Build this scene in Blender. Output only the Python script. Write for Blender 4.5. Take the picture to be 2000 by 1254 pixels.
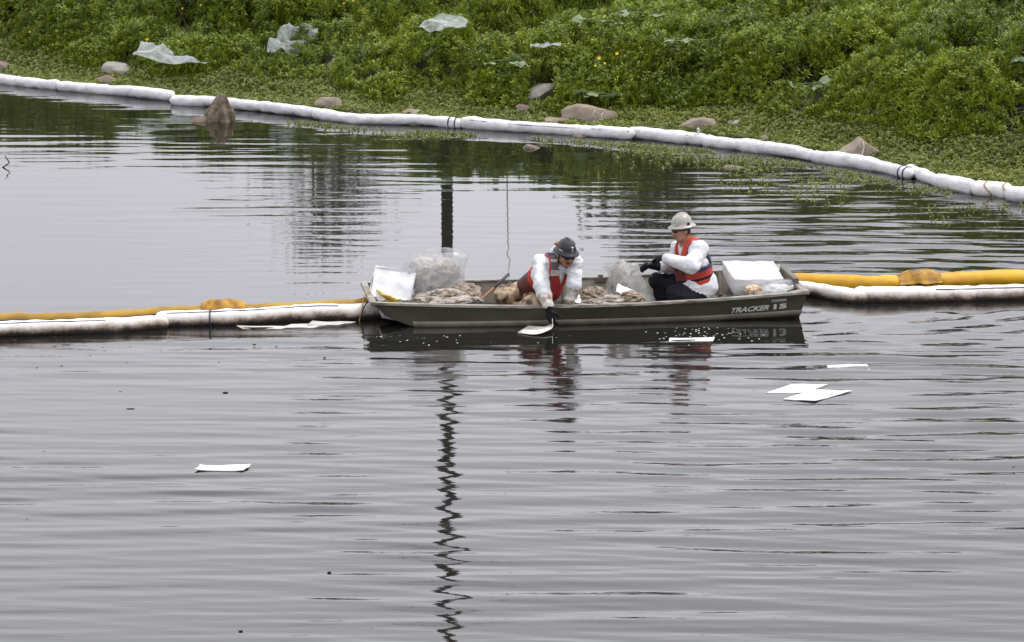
import bpy, bmesh, math, random
import numpy as np
from mathutils import Vector, Matrix, Euler

for o in list(bpy.data.objects):
    bpy.data.objects.remove(o)
scene = bpy.context.scene
C = scene.collection
R = math.radians

# ------------------------------------------------------------------ camera
CAM_PITCH, CAM_DIST, FOCAL_PX = R(11.5), 36.0, 6840.0     # from a bridge, long lens
CAM_H = CAM_DIST * math.tan(CAM_PITCH)
cam = bpy.data.cameras.new('camera')
cam.sensor_width = 36.0
cam.lens = FOCAL_PX / 2000.0 * 36.0
cam.clip_start, cam.clip_end = 0.5, 3000.0
camo = bpy.data.objects.new('camera', cam)
camo.location = (0, -CAM_DIST, CAM_H)
camo.rotation_euler = (math.pi / 2 - CAM_PITCH, 0, 0)
C.objects.link(camo)
scene.camera = camo

# ------------------------------------------------------------------ overcast sky
SUN_EL, SUN_AZ = R(60), R(78)         # azimuth clockwise from +Y: from the right, a little beyond the bank
world = bpy.data.worlds.new('World')
scene.world = world
world.use_nodes = True
wn, wl = world.node_tree.nodes, world.node_tree.links
wn.clear()
sky = wn.new('ShaderNodeTexSky')
sky.sky_type = 'NISHITA'
sky.sun_disc = False
sky.sun_elevation = SUN_EL
sky.sun_rotation = SUN_AZ
sky.dust_density = 3.0
sky.air_density = 1.0
wcoord = wn.new('ShaderNodeTexCoord')
sep = wn.new('ShaderNodeSeparateXYZ')
wl.new(wcoord.outputs['Generated'], sep.inputs[0])
# cloud deck: brighter towards the zenith, soft lumps
ramp = wn.new('ShaderNodeMapRange')
ramp.inputs['From Min'].default_value = 0.0
ramp.inputs['From Max'].default_value = 1.0
ramp.inputs['To Min'].default_value = 10.0
ramp.inputs['To Max'].default_value = 13.0
wl.new(sep.outputs['Z'], ramp.inputs['Value'])
wmap = wn.new('ShaderNodeMapping')
wmap.inputs['Scale'].default_value = (1.0, 1.0, 2.6)
wl.new(wcoord.outputs['Generated'], wmap.inputs['Vector'])
wno = wn.new('ShaderNodeTexNoise')
wno.inputs['Scale'].default_value = 3.2
wno.inputs['Detail'].default_value = 5.0
wl.new(wmap.outputs[0], wno.inputs['Vector'])
wnr = wn.new('ShaderNodeMapRange')
wnr.inputs['From Min'].default_value = 0.3
wnr.inputs['From Max'].default_value = 0.7
wnr.inputs['To Min'].default_value = 0.86
wnr.inputs['To Max'].default_value = 1.1
wl.new(wno.outputs['Fac'], wnr.inputs['Value'])
mul = wn.new('ShaderNodeMath'); mul.operation = 'MULTIPLY'
wl.new(ramp.outputs[0], mul.inputs[0]); wl.new(wnr.outputs[0], mul.inputs[1])
tint = wn.new('ShaderNodeVectorMath'); tint.operation = 'SCALE'
tint.inputs[0].default_value = (0.98, 0.98, 1.045)
wl.new(mul.outputs[0], tint.inputs['Scale'])
mixw = wn.new('ShaderNodeMix'); mixw.data_type = 'RGBA'
mixw.inputs[0].default_value = 0.94                        # how closed the cloud deck is
wl.new(sky.outputs[0], mixw.inputs[6]); wl.new(tint.outputs[0], mixw.inputs[7])
bg = wn.new('ShaderNodeBackground')
bg.inputs['Strength'].default_value = 0.085
wl.new(mixw.outputs[2], bg.inputs['Color'])
wo = wn.new('ShaderNodeOutputWorld')
wl.new(bg.outputs[0], wo.inputs['Surface'])

sun = bpy.data.lights.new('sun', 'SUN')
sun.energy = 1.5
sun.angle = R(11)
sun.color = (1.0, 0.96, 0.9)
suno = bpy.data.objects.new('sun', sun)
sd = Vector((math.sin(SUN_AZ) * math.cos(SUN_EL), math.cos(SUN_AZ) * math.cos(SUN_EL), math.sin(SUN_EL)))
suno.rotation_euler = sd.to_track_quat('Z', 'Y').to_euler()
suno.location = sd * 60
C.objects.link(suno)

scene.view_settings.view_transform = 'Standard'
scene.view_settings.look = 'None'
scene.view_settings.exposure = 0.67
scene.view_settings.gamma = 1.0
scene.view_settings.use_curve_mapping = False
scene.render.engine = 'CYCLES'
scene.cycles.max_bounces = 5
scene.cycles.transparent_max_bounces = 16
scene.cycles.use_denoising = True
scene.cycles.adaptive_threshold = 0.02
scene.cycles.caustics_reflective = False
scene.cycles.caustics_refractive = False

# ------------------------------------------------------------------ helpers
rng = np.random.default_rng(11)
random.seed(7)

def ray(px, py):
    """direction through a point of the 2000 x 1254 survey picture"""
    u, v = (px - 1000) / FOCAL_PX, (627 - py) / FOCAL_PX
    return np.array([u, math.cos(CAM_PITCH) + v * math.sin(CAM_PITCH), -math.sin(CAM_PITCH) + v * math.cos(CAM_PITCH)])

def on_z(px, py, z=0.0):
    d = ray(px, py); t = (z - CAM_H) / d[2]
    return np.array([0, -CAM_DIST, CAM_H]) + t * d

def on_y(px, py, y):
    d = ray(px, py); t = (y + CAM_DIST) / d[1]
    return np.array([0, -CAM_DIST, CAM_H]) + t * d

def _hash(ix, iy, iz, seed):
    h = (ix.astype(np.int64) * 374761393 + iy.astype(np.int64) * 668265263 + iz.astype(np.int64) * 2147483647 + seed * 974711) & 0xffffffff
    h = ((h ^ (h >> 13)) * 1274126177) & 0xffffffff
    h = (h ^ (h >> 16)) & 0xffff
    return h / 32767.5 - 1.0

def noise(p, scale=1.0, seed=0):
    """value noise in -1..1, p is (n,2) or (n,3)"""
    p = np.asarray(p, float) * scale
    if p.shape[1] == 2:
        p = np.c_[p, np.zeros(len(p))]
    i = np.floor(p).astype(int); f = p - i
    f = f * f * f * (f * (f * 6 - 15) + 10)
    r = 0
    for a in (0, 1):
        for b in (0, 1):
            for c in (0, 1):
                w = (f[:, 0] if a else 1 - f[:, 0]) * (f[:, 1] if b else 1 - f[:, 1]) * (f[:, 2] if c else 1 - f[:, 2])
                r = r + w * _hash(i[:, 0] + a, i[:, 1] + b, i[:, 2] + c, seed)
    return r

def fbm(p, scale=1.0, seed=0, octaves=4, gain=0.5):
    s, a, t = 0, 1.0, 0
    for k in range(octaves):
        s = s + a * noise(p, scale * 2 ** k, seed + 17 * k); t += a; a *= gain
    return s / t

def tag(o, label=None, cat=None, group=None, kind=None):
    if label: o['label'] = label
    if cat: o['category'] = cat
    if group: o['group'] = group
    if kind: o['kind'] = kind
    return o

def thing(name, label, cat, loc=(0, 0, 0), rotz=0.0, group=None):
    o = bpy.data.objects.new(name, None)
    o.empty_display_size = 0.1
    o.location = loc; o.rotation_euler = (0, 0, rotz)
    C.objects.link(o)
    return tag(o, label, cat, group)

def link(name, me, mats, parent=None, smooth=False):
    if not isinstance(mats, (list, tuple)): mats = [mats]
    for m in mats:
        if m.name not in [k.name for k in me.materials if k]: me.materials.append(m)
    if smooth:
        me.polygons.foreach_set('use_smooth', np.ones(len(me.polygons), bool))
    o = bpy.data.objects.new(name, me)
    C.objects.link(o)
    if parent is not None:
        o.parent = parent
        # children are modelled in world space: take the parent's placing out again
        o.matrix_parent_inverse = (Matrix.Translation(parent.location) @ parent.rotation_euler.to_matrix().to_4x4()).inverted() if parent.parent is None else Matrix.Identity(4)
    return o

def mesh(name, verts, faces):
    me = bpy.data.meshes.new(name)
    verts = np.asarray(verts, dtype=np.float32)
    if isinstance(faces, np.ndarray) and faces.ndim == 2:
        n, k = faces.shape
        me.vertices.add(len(verts)); me.vertices.foreach_set('co', verts.ravel())
        me.loops.add(n * k); me.loops.foreach_set('vertex_index', faces.astype(np.int32).ravel())
        me.polygons.add(n); me.polygons.foreach_set('loop_start', np.arange(0, n * k, k, dtype=np.int32))
        me.update(calc_edges=True); me.validate()
    else:
        me.from_pydata([tuple(map(float, v)) for v in verts], [], [tuple(int(i) for i in f) for f in faces])
        me.update()
    return me

def grid_faces(nu, nv, closed_u=False):
    a = np.arange(nu if closed_u else nu - 1)[:, None]; b = np.arange(nv - 1)[None, :]
    a2 = (a + 1) % nu
    return np.stack([(a * nv + b), (a2 * nv + b), (a2 * nv + b + 1), (a * nv + b + 1)], -1).reshape(-1, 4)

def unit(v):
    v = np.asarray(v, float); return v / (np.linalg.norm(v) + 1e-12)

def tube_data(pts, rad, n=8, caps=True, squash=None):
    """swept tube; rad scalar or per point"""
    pts = np.asarray(pts, float); m = len(pts)
    rad = np.broadcast_to(np.asarray(rad, float), (m,))
    tan = np.gradient(pts, axis=0); tan /= np.linalg.norm(tan, axis=1)[:, None] + 1e-12
    ref = np.array([0, 0, 1.0])
    if abs(tan[:, 2]).mean() > 0.85: ref = np.array([0, 1.0, 0])
    V = []
    for i in range(m):
        s = unit(np.cross(tan[i], ref)); u = np.cross(s, tan[i])
        a = np.linspace(0, 2 * math.pi, n, endpoint=False)
        ring = pts[i] + rad[i] * (np.cos(a)[:, None] * s + np.sin(a)[:, None] * u)
        V.append(ring)
    V = np.concatenate(V)
    F = []
    for i in range(m - 1):
        for j in range(n):
            k = (j + 1) % n
            F.append((i * n + j, i * n + k, (i + 1) * n + k, (i + 1) * n + j))
    if caps:
        F.append(tuple(range(n - 1, -1, -1))); F.append(tuple((m - 1) * n + j for j in range(n)))
    return V, F

def merge(parts):
    V, F, o = [], [], 0
    for v, f in parts:
        V.append(np.asarray(v, float)); F += [tuple(int(i) + o for i in q) for q in f]; o += len(v)
    return np.concatenate(V), F

def tube(name, pts, rad, mat, parent=None, n=8, smooth=True):
    V, F = tube_data(pts, rad, n)
    return link(name, mesh(name, V, F), mat, parent, smooth)

def spline(pts, n):
    """Catmull-Rom through pts"""
    P = np.asarray(pts, float); P = np.vstack([2 * P[0] - P[1], P, 2 * P[-1] - P[-2]])
    out = []; m = len(P) - 3
    for t in np.linspace(0, m - 1e-6, n):
        i = int(t); f = t - i; a, b, c, d = P[i:i + 4]
        out.append(0.5 * (2 * b + (c - a) * f + (2 * a - 5 * b + 4 * c - d) * f * f + (3 * b - 3 * c + d - a) * f ** 3))
    return np.array(out)

def box_data(lo, hi, frame=None):
    lo, hi = np.array(lo, float), np.array(hi, float)
    V = np.array([[x, y, z] for x in (lo[0], hi[0]) for y in (lo[1], hi[1]) for z in (lo[2], hi[2])])
    F = [(0, 1, 3, 2), (4, 6, 7, 5), (0, 4, 5, 1), (2, 3, 7, 6), (0, 2, 6, 4), (1, 5, 7, 3)]
    if frame is not None: V = frame(V)
    return V, F

def bevel(o, w, seg=2):
    m = o.modifiers.new('bevel', 'BEVEL'); m.width = w; m.segments = seg; m.limit_method = 'ANGLE'
    return o

# ---- materials
MATS = {}
def mat(name, col, rough=0.6, col2=None, scale=6.0, lo=0.4, hi=0.6, bump=0.0, bscale=30.0, spec=0.5, metal=0.0, detail=4.0,
        translucent=0.0, alpha=None, obj_random=0.0, stretch=None, coords='Object', coat=0.0):
    if name in MATS: return MATS[name]
    m = bpy.data.materials.new(name); m.use_nodes = True
    nt = m.node_tree; n, l = nt.nodes, nt.links
    p = n['Principled BSDF']
    p.inputs['Roughness'].default_value = rough
    p.inputs['Metallic'].default_value = metal
    p.inputs['Specular IOR Level'].default_value = spec
    if coat: p.inputs['Coat Weight'].default_value = coat
    tc = n.new('ShaderNodeTexCoord'); mp = n.new('ShaderNodeMapping')
    if stretch: mp.inputs['Scale'].default_value = stretch
    l.new(tc.outputs[coords], mp.inputs['Vector'])
    rgb = n.new('ShaderNodeRGB'); rgb.outputs[0].default_value = (*col, 1)
    out = rgb.outputs[0]
    if col2 is not None:
        t = n.new('ShaderNodeTexNoise'); t.inputs['Scale'].default_value = scale; t.inputs['Detail'].default_value = detail
        l.new(mp.outputs[0], t.inputs['Vector'])
        mr = n.new('ShaderNodeMapRange'); mr.inputs['From Min'].default_value = lo; mr.inputs['From Max'].default_value = hi
        l.new(t.outputs['Fac'], mr.inputs['Value'])
        mx = n.new('ShaderNodeMix'); mx.data_type = 'RGBA'
        l.new(mr.outputs[0], mx.inputs[0]); l.new(out, mx.inputs[6]); mx.inputs[7].default_value = (*col2, 1)
        out = mx.outputs[2]
    if obj_random:
        oi = n.new('ShaderNodeObjectInfo'); mr = n.new('ShaderNodeMapRange')
        mr.inputs['To Min'].default_value = 1 - obj_random; mr.inputs['To Max'].default_value = 1 + obj_random
        l.new(oi.outputs['Random'], mr.inputs['Value'])
        hs = n.new('ShaderNodeHueSaturation'); l.new(mr.outputs[0], hs.inputs['Value']); l.new(out, hs.inputs['Color'])
        out = hs.outputs[0]
    l.new(out, p.inputs['Base Color'])
    if bump:
        t = n.new('ShaderNodeTexNoise'); t.inputs['Scale'].default_value = bscale; t.inputs['Detail'].default_value = 6
        l.new(mp.outputs[0], t.inputs['Vector'])
        b = n.new('ShaderNodeBump'); b.inputs['Strength'].default_value = bump; b.inputs['Distance'].default_value = 0.02
        l.new(t.outputs['Fac'], b.inputs['Height']); l.new(b.outputs[0], p.inputs['Normal'])
    surf = p.outputs[0]; mo = n['Material Output']
    if translucent:
        tr = n.new('ShaderNodeBsdfTranslucent'); l.new(out, tr.inputs['Color'])
        ms = n.new('ShaderNodeMixShader'); ms.inputs[0].default_value = translucent
        l.new(surf, ms.inputs[1]); l.new(tr.outputs[0], ms.inputs[2]); surf = ms.outputs[0]
    if alpha is not None:
        tp = n.new('ShaderNodeBsdfTransparent')
        t = n.new('ShaderNodeTexNoise'); t.inputs['Scale'].default_value = 9; t.inputs['Detail'].default_value = 3
        l.new(mp.outputs[0], t.inputs['Vector'])
        mr = n.new('ShaderNodeMapRange'); mr.inputs['From Min'].default_value = 0.35; mr.inputs['From Max'].default_value = 0.65
        mr.inputs['To Min'].default_value = max(0, alpha - 0.18); mr.inputs['To Max'].default_value = min(1, alpha + 0.18)
        l.new(t.outputs['Fac'], mr.inputs['Value'])
        ms = n.new('ShaderNodeMixShader'); l.new(mr.outputs[0], ms.inputs[0])
        l.new(tp.outputs[0], ms.inputs[1]); l.new(surf, ms.inputs[2]); surf = ms.outputs[0]
    l.new(surf, mo.inputs['Surface'])
    MATS[name] = m
    return m
# ================================================================== the setting
# ---- boat placing (needed by the waves too)
BOAT_YAW = R(7.5)
BA = np.array([math.cos(BOAT_YAW), math.sin(BOAT_YAW), 0])       # bow -> stern
BN = np.array([-math.sin(BOAT_YAW), math.cos(BOAT_YAW), 0])      # near side -> far side
B_STERN_NEAR = np.array([3.037, 0.162, 0])                       # near chine at the stern

def boat(s, t, z):
    """boat coordinates: s metres from the bow, t metres from the centre line (far side positive)"""
    return B_STERN_NEAR + (s - 4.466) * BA + (t + 0.63) * BN + np.array([0, 0, z])

# ---- shoreline
SH_X = np.array([-300, -30, -16, -8.04, -5.2, -2.24, 0.0, 2.66, 4.17, 5.25, 6.47, 8.0, 12, 20, 300.])
SH_Y = np.array([130, 33, 24.0, 18.75, 16.7, 14.8, 13.8, 12.85, 11.3, 9.75, 7.95, 6.2, 3.2, -1.5, -70.])
def shore(x):
    return np.interp(x, SH_X, SH_Y)

def bank_q(x, y):
    return (y - shore(x)) * 0.78

def ss(a, b, x):
    t = np.clip((x - a) / (b - a), 0, 1); return t * t * (3 - 2 * t)

def ground_z(x, y):
    q = bank_q(x, y)
    crest = np.interp(x, [-9, 0, 7, 14], [0.78, 0.66, 1.02, 1.25])
    lowz = np.where(q < 0, 0.25 * q, 0.09 * q)
    lowz = np.maximum(lowz, -0.6)
    width = np.interp(x, [-9, 0, 7], [2.6, 4.2, 5.4])
    w0 = np.interp(x, [-9, -4, 0, 4, 7], [0.9, 0.8, 0.5, 0.7, 1.2])
    t = np.clip((q - w0) / width, 0, 1)
    rise = crest * (1 - (1 - t) ** 1.6)
    p = np.c_[x, y]
    return lowz * (1 - t) + rise + 0.05 * fbm(p, 0.9, 5, 3) * np.clip(q + 0.3, 0, 1)

def veg_h(x, y):
    """height of the leaf canopy above the ground: mounds and hollows"""
    q = bank_q(x, y); p = np.c_[x, y]
    w0 = np.interp(x, [-9, -4, 0, 4, 7], [1.1, 1.0, 0.55, 0.9, 1.7])
    grow = ss(w0, w0 + 1.1, q + 0.25 * noise(p, 1.1, 9))
    m = 0.5 + 0.5 * fbm(p, 0.95, 21, 2)
    m2 = 0.5 + 0.5 * noise(p, 2.1, 33)
    mound = 0.05 + 0.56 * ss(0.36, 0.58, m) + 0.16 * m2 + 0.09 * noise(p, 4.2, 35)
    return 0.04 + grow * mound

def canopy_z(x, y):
    return ground_z(x, y) + veg_h(x, y)

def sight_hit(px, py, surf):
    """first point along the line of sight that meets the surface surf(x, y)"""
    d = ray(px, py); t = np.linspace(36, 75, 1600); P = np.array([0, -CAM_DIST, CAM_H]) + t[:, None] * d
    k = np.argmax((P[:, 2] < surf(P[:, 0], P[:, 1])) & (bank_q(P[:, 0], P[:, 1]) > -0.3))
    return P[k]

m_soil = mat('bank_soil', (0.026, 0.027, 0.014), 0.95, (0.06, 0.052, 0.032), 5.0, bump=0.6, bscale=14)
xs = np.r_[-300, -80, -30, np.linspace(-16, 16, 130), 30, 80, 300]
qs = np.r_[-2.5, -1.2, -0.6, np.linspace(-0.3, 9, 75), 11, 14, 20, 40, 100, 300, 700]
XX, QQ = np.meshgrid(xs, qs, indexing='ij')
YY = shore(XX) + QQ / 0.78
ZZ = ground_z(XX.ravel(), YY.ravel())
bank_me = mesh('river_bank', np.c_[XX.ravel(), YY.ravel(), ZZ], grid_faces(len(xs), len(qs)))
tag(link('river_bank', bank_me, m_soil, smooth=True), kind='structure')

# ---- water: gentle long-crested ripples, stronger round the boat
def water_material():
    m = bpy.data.materials.new('water'); m.use_nodes = True
    n, l = m.node_tree.nodes, m.node_tree.links
    p = n['Principled BSDF']
    p.inputs['Base Color'].default_value = (0.011, 0.011, 0.0095, 1)
    p.inputs['Roughness'].default_value = 0.035
    p.inputs['IOR'].default_value = 1.62         # thin oil film on the water
    tc = n.new('ShaderNodeTexCoord'); mp = n.new('ShaderNodeMapping')
    mp.inputs['Scale'].default_value = (0.7, 3.6, 1)
    l.new(tc.outputs['Object'], mp.inputs['Vector'])
    t = n.new('ShaderNodeTexNoise'); t.inputs['Scale'].default_value = 2.2; t.inputs['Detail'].default_value = 3
    l.new(mp.outputs[0], t.inputs['Vector'])
    b = n.new('ShaderNodeBump'); b.inputs['Strength'].default_value = 0.5; b.inputs['Distance'].default_value = 0.0065
    rp = n.new('ShaderNodeAttribute'); rp.attribute_name = 'ripple'
    mm = n.new('ShaderNodeMath'); mm.operation = 'MULTIPLY'; mm.inputs[1].default_value = 0.55
    l.new(rp.outputs['Fac'], mm.inputs[0]); l.new(mm.outputs[0], b.inputs['Strength'])
    l.new(t.outputs['Fac'], b.inputs['Height']); l.new(b.outputs[0], p.inputs['Normal'])
    # oil film patches: slightly duller streaks
    t2 = n.new('ShaderNodeTexNoise'); t2.inputs['Scale'].default_value = 0.5; t2.inputs['Detail'].default_value = 5
    l.new(mp.outputs[0], t2.inputs['Vector'])
    mr = n.new('ShaderNodeMapRange'); mr.inputs['From Min'].default_value = 0.45; mr.inputs['From Max'].default_value = 0.7
    mr.inputs['To Min'].default_value = 0.012; mr.inputs['To Max'].default_value = 0.04
    l.new(t2.outputs['Fac'], mr.inputs['Value']); l.new(mr.outputs[0], p.inputs['Roughness'])
    return m
M_WATER = water_material()

def wave_z(x, y):
    r = np.random.default_rng(5)
    z = np.zeros_like(x)
    p = np.c_[x, y]
    # regional strength
    fore = ss(1.0, -3.0, y)
    short = 0
    right_back = ss(-0.5, 2.5, x - 0.15 * y) * ss(0.5, 2.0, y) * ss(14, 9, y)
    left_back = ss(-0.5, -1.5, x) * ss(6, 10, y) * 0.20 + 0.22 * ss(-4.8, -3.6, x) * ss(-0.9, -1.6, x) * ss(2.0, 4.0, y) * ss(13, 10, y)
    env = 0.12 + 0.95 * fore + 0.80 * right_back + left_back
    rip = np.clip(env * 1.1, 0.12, 1.0)
    env *= 0.78 + 0.55 * noise(p * np.array([0.30, 0.55]), 1.0, 3)
    for k in range(26):
        lam = 0.18 * (0.75 / 0.18) ** r.random()
        th = r.normal(0.03, 0.13)
        kx, ky = math.sin(th) * 2 * math.pi / lam, math.cos(th) * 2 * math.pi / lam
        slope = 0.0130 * (0.6 + 0.8 * r.random())
        wob = 1.2 * noise(p * np.array([0.25, 0.4]), 1.0, 50 + k)
        z += env * slope * lam / (2 * math.pi) * np.sin(kx * x + ky * y + r.random() * 6.28 + wob)
    # rings thrown by the boat and the hand in the water
    for cx, cy, lam, sl, reach, ph in ((0.4, 0.5, 0.27, 0.034, 1.7, 0), (0.45, -0.45, 0.17, 0.035, 0.9, 1), (2.2, 0.9, 0.33, 0.045, 2.3, 2),
                                       (3.6, 2.2, 0.45, 0.05, 2.8, 4), (-0.8, 0.4, 0.24, 0.02, 1.3, 3)):
        d = np.hypot(x - cx, y - cy) + 0.12 * noise(p, 0.9, 77 + ph)
        a = sl * np.exp(-(d / reach) ** 2) * (0.55 + 0.6 * noise(p, 0.8, 90 + ph))
        z += a * lam / (2 * math.pi) * np.sin(2 * math.pi * d / lam)
    # longer wake curving off to the right
    d = np.hypot((x - 1.0) * 0.8, y - 3.0)
    z += 0.05 * ss(1.5, 5.0, x) * ss(3, -2.0, y) * ss(-9, -5, y) * (0.5 + 0.5 * noise(p, 0.7, 123)) * 0.5 / 6.28 * np.sin(2 * math.pi * d / 0.5)
    edge = np.minimum(np.minimum(x + 9.8, 9.8 - x), np.minimum(y + 14.0, 21.0 - y))
    return z * np.clip(edge / 0.8, 0, 1), rip

gx = np.linspace(-9.8, 9.8, 320); gy = np.linspace(-14.0, 21.0, 1300)
GX, GY = np.meshgrid(gx, gy, indexing='ij')
WZ, RIP = wave_z(GX.ravel(), GY.ravel())
WV = np.c_[GX.ravel(), GY.ravel(), WZ]; WF = grid_faces(len(gx), len(gy))
k0 = len(WV)
far = np.array([[-900, -300, 0], [900, -300, 0], [900, 400, 0], [-900, 400, 0.]])
c = [0, (len(gx) - 1) * len(gy), len(gx) * len(gy) - 1, len(gy) - 1]       # corners, anticlockwise
ring = np.array([[k0, k0 + 1, c[1], c[0]], [k0 + 1, k0 + 2, c[2], c[1]], [k0 + 2, k0 + 3, c[3], c[2]], [k0 + 3, k0, c[0], c[3]]])
water_me = mesh('water', np.vstack([WV, far]), np.vstack([WF, ring]))
a_ = water_me.attributes.new('ripple', 'FLOAT', 'POINT'); a_.data.foreach_set('value', np.r_[RIP, np.full(4, 0.6)].astype(np.float32))
tag(link('water', water_me, M_WATER, smooth=True), kind='structure')

# ================================================================== plants
def leaf_material(name, c1, c2, rough=0.42, sat=1.0):
    m = bpy.data.materials.new(name); m.use_nodes = True
    n, l = m.node_tree.nodes, m.node_tree.links
    p = n['Principled BSDF']; p.inputs['Roughness'].default_value = rough
    at = n.new('ShaderNodeAttribute'); at.attribute_type = 'INSTANCER'; at.attribute_name = 'tint'
    oi = n.new('ShaderNodeObjectInfo')
    ad = n.new('ShaderNodeMath'); ad.operation = 'MULTIPLY_ADD'
    l.new(oi.outputs['Random'], ad.inputs[0]); ad.inputs[1].default_value = 0.5
    l.new(at.outputs['Fac'], ad.inputs[2])
    mx = n.new('ShaderNodeMix'); mx.data_type = 'RGBA'
    l.new(ad.outputs[0], mx.inputs[0]); mx.inputs[6].default_value = (*c1, 1); mx.inputs[7].default_value = (*c2, 1)
    l.new(mx.outputs[2], p.inputs['Base Color'])
    tr = n.new('ShaderNodeBsdfTranslucent'); l.new(mx.outputs[2], tr.inputs['Color'])
    ms = n.new('ShaderNodeMixShader'); ms.inputs[0].default_value = 0.22
    l.new(p.outputs[0], ms.inputs[1]); l.new(tr.outputs[0], ms.inputs[2]); l.new(ms.outputs[0], n['Material Output'].inputs['Surface'])
    return m
M_LEAF = leaf_material('primrose_leaf', (0.014, 0.036, 0.005), (0.265, 0.335, 0.022))
M_LOW = leaf_material('creeping_leaf', (0.095, 0.125, 0.026), (0.26, 0.29, 0.055))

def leaf(base, d, up, ln, wd, droop=0.25):
    """one folded lance-shaped leaf: 7 vertices, 6 faces"""
    d = unit(d); s = unit(np.cross(d, up)); u = np.cross(s, d)
    P = [base, base + d * ln * 0.45 + s * wd / 2 + u * wd * 0.18, base + d * ln * 0.45 - s * wd / 2 + u * wd * 0.18,
         base + d * ln * 0.5 - u * 0.0, base + d * ln - u * droop * ln]
    return np.array(P), [(0, 1, 3), (0, 3, 2), (1, 4, 3), (3, 4, 2)]

def shoot(name, seed, nleaf, ln, wd, height, material, stem_r=0.003, spread=(0.15, 1.1)):
    r = np.random.default_rng(seed); parts = []
    for k in range(nleaf):
        f = k / nleaf
        az = k * 2.4 + r.normal(0, 0.25)
        el = spread[0] + (spread[1] - spread[0]) * f + r.normal(0, 0.12)
        d = np.array([math.cos(az) * math.cos(el), math.sin(az) * math.cos(el), math.sin(el)])
        L = ln * (1.0 - 0.5 * f ** 2) * r.uniform(0.8, 1.2)
        parts.append(leaf(np.array([0, 0, height * (f - 0.8)]), d, np.array([0, 0, 1.0]), L, wd * r.uniform(0.8, 1.2), r.uniform(0.05, 0.4)))
    parts.append(tube_data([[0, 0, -height * 1.1], [0, 0, height * 0.15]], stem_r, 3, caps=False))
    V, F = merge(parts)
    me = mesh(name, V, F); me.materials.append(material)
    return bpy.data.objects.new(name, me)

def scatter(name, pts, rot, scl, pick, tint, protos, label, cat):
    """ONE object of many plants that nobody could count"""
    col = bpy.data.collections.new(name + '_shoots')          # never linked to the scene
    for k, o in enumerate(protos):
        o.name = '%s_shoot_%02d' % (name, k); col.objects.link(o)
    me = bpy.data.meshes.new(name)
    me.vertices.add(len(pts)); me.vertices.foreach_set('co', np.asarray(pts, np.float32).ravel())
    for nm, ty, arr in (('rot', 'FLOAT_VECTOR', rot), ('scl', 'FLOAT', scl), ('tint', 'FLOAT', tint), ('pick', 'INT', pick)):
        a = me.attributes.new(nm, ty, 'POINT')
        a.data.foreach_set('vector' if ty == 'FLOAT_VECTOR' else 'value', np.asarray(arr, np.int32 if ty == 'INT' else np.float32).ravel())
    me.update()
    o = bpy.data.objects.new(name, me); C.objects.link(o)
    g = bpy.data.node_groups.new(name, 'GeometryNodeTree')
    g.interface.new_socket('Geometry', in_out='INPUT', socket_type='NodeSocketGeometry')
    g.interface.new_socket('Geometry', in_out='OUTPUT', socket_type='NodeSocketGeometry')
    gi, go = g.nodes.new('NodeGroupInput'), g.nodes.new('NodeGroupOutput')
    ci = g.nodes.new('GeometryNodeCollectionInfo'); ci.inputs['Collection'].default_value = col
    ci.inputs['Separate Children'].default_value = True; ci.inputs['Reset Children'].default_value = True
    ip = g.nodes.new('GeometryNodeInstanceOnPoints'); ip.inputs['Pick Instance'].default_value = True
    def attr(nm, ty):
        a = g.nodes.new('GeometryNodeInputNamedAttribute'); a.data_type = ty; a.inputs['Name'].default_value = nm
        return a.outputs['Attribute']
    er = g.nodes.new('FunctionNodeEulerToRotation')
    L = g.links
    L.new(gi.outputs[0], ip.inputs['Points']); L.new(ci.outputs[0], ip.inputs['Instance'])
    L.new(attr('pick', 'INT'), ip.inputs['Instance Index']); L.new(attr('rot', 'FLOAT_VECTOR'), er.inputs[0])
    L.new(er.outputs[0], ip.inputs['Rotation']); L.new(attr('scl', 'FLOAT'), ip.inputs['Scale'])
    L.new(ip.outputs[0], go.inputs[0])
    md = o.modifiers.new('plants', 'NODES'); md.node_group = g
    return tag(o, label, cat, kind='stuff')

def cover_points(n, zone):
    """points over the canopy; zone 'tall' or 'low'"""
    x = rng.uniform(-11.5, 12, n); 
    q = rng.uniform(-0.05, 10.0, n) if zone == 'tall' else rng.uniform(0.16, 2.9, n)
    y = shore(x) + q / 0.78
    return x, y, q

# open ground round the larger boulders: (px, py of the foot, width px)
BARE = [(2, 136, 58), (238, 138, 80), (212, 164, 50), (642, 212, 56), (808, 228, 50), (1058, 176, 62), (1155, 240, 100), (1086, 243, 46), (1364, 253, 78), (1438, 246, 26), (1492, 277, 24), (1687, 308, 90)]
def clear_of_rocks(x, y, f=1.0):
    ok = np.ones(len(x), bool)
    for px, py, w, back in ():      # under the plastic sheets
        p = on_z(px, py, 0.5)
        for _ in range(20): p = 0.5 * p + 0.5 * on_z(px, py, 0.15 + float(ground_z(np.array([p[0]]), np.array([p[1]]))[0]))
        ok &= ~((abs(x - p[0]) < w * 0.5 / 125) & (y > p[1] - 0.02) & (y < p[1] + back))
    for px, py, w in BARE:
        p = sight_hit(px, py, lambda a, b: np.maximum(ground_z(a, b) + 0.5 * veg_h(a, b), 0.02))
        hw = w * 0.5 / 128
        ok &= ~((abs(x - p[0]) < hw * 0.8 * f) & (y > p[1] - 0.4 * f) & (y < p[1] + hw * 1.1))
    return ok

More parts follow.
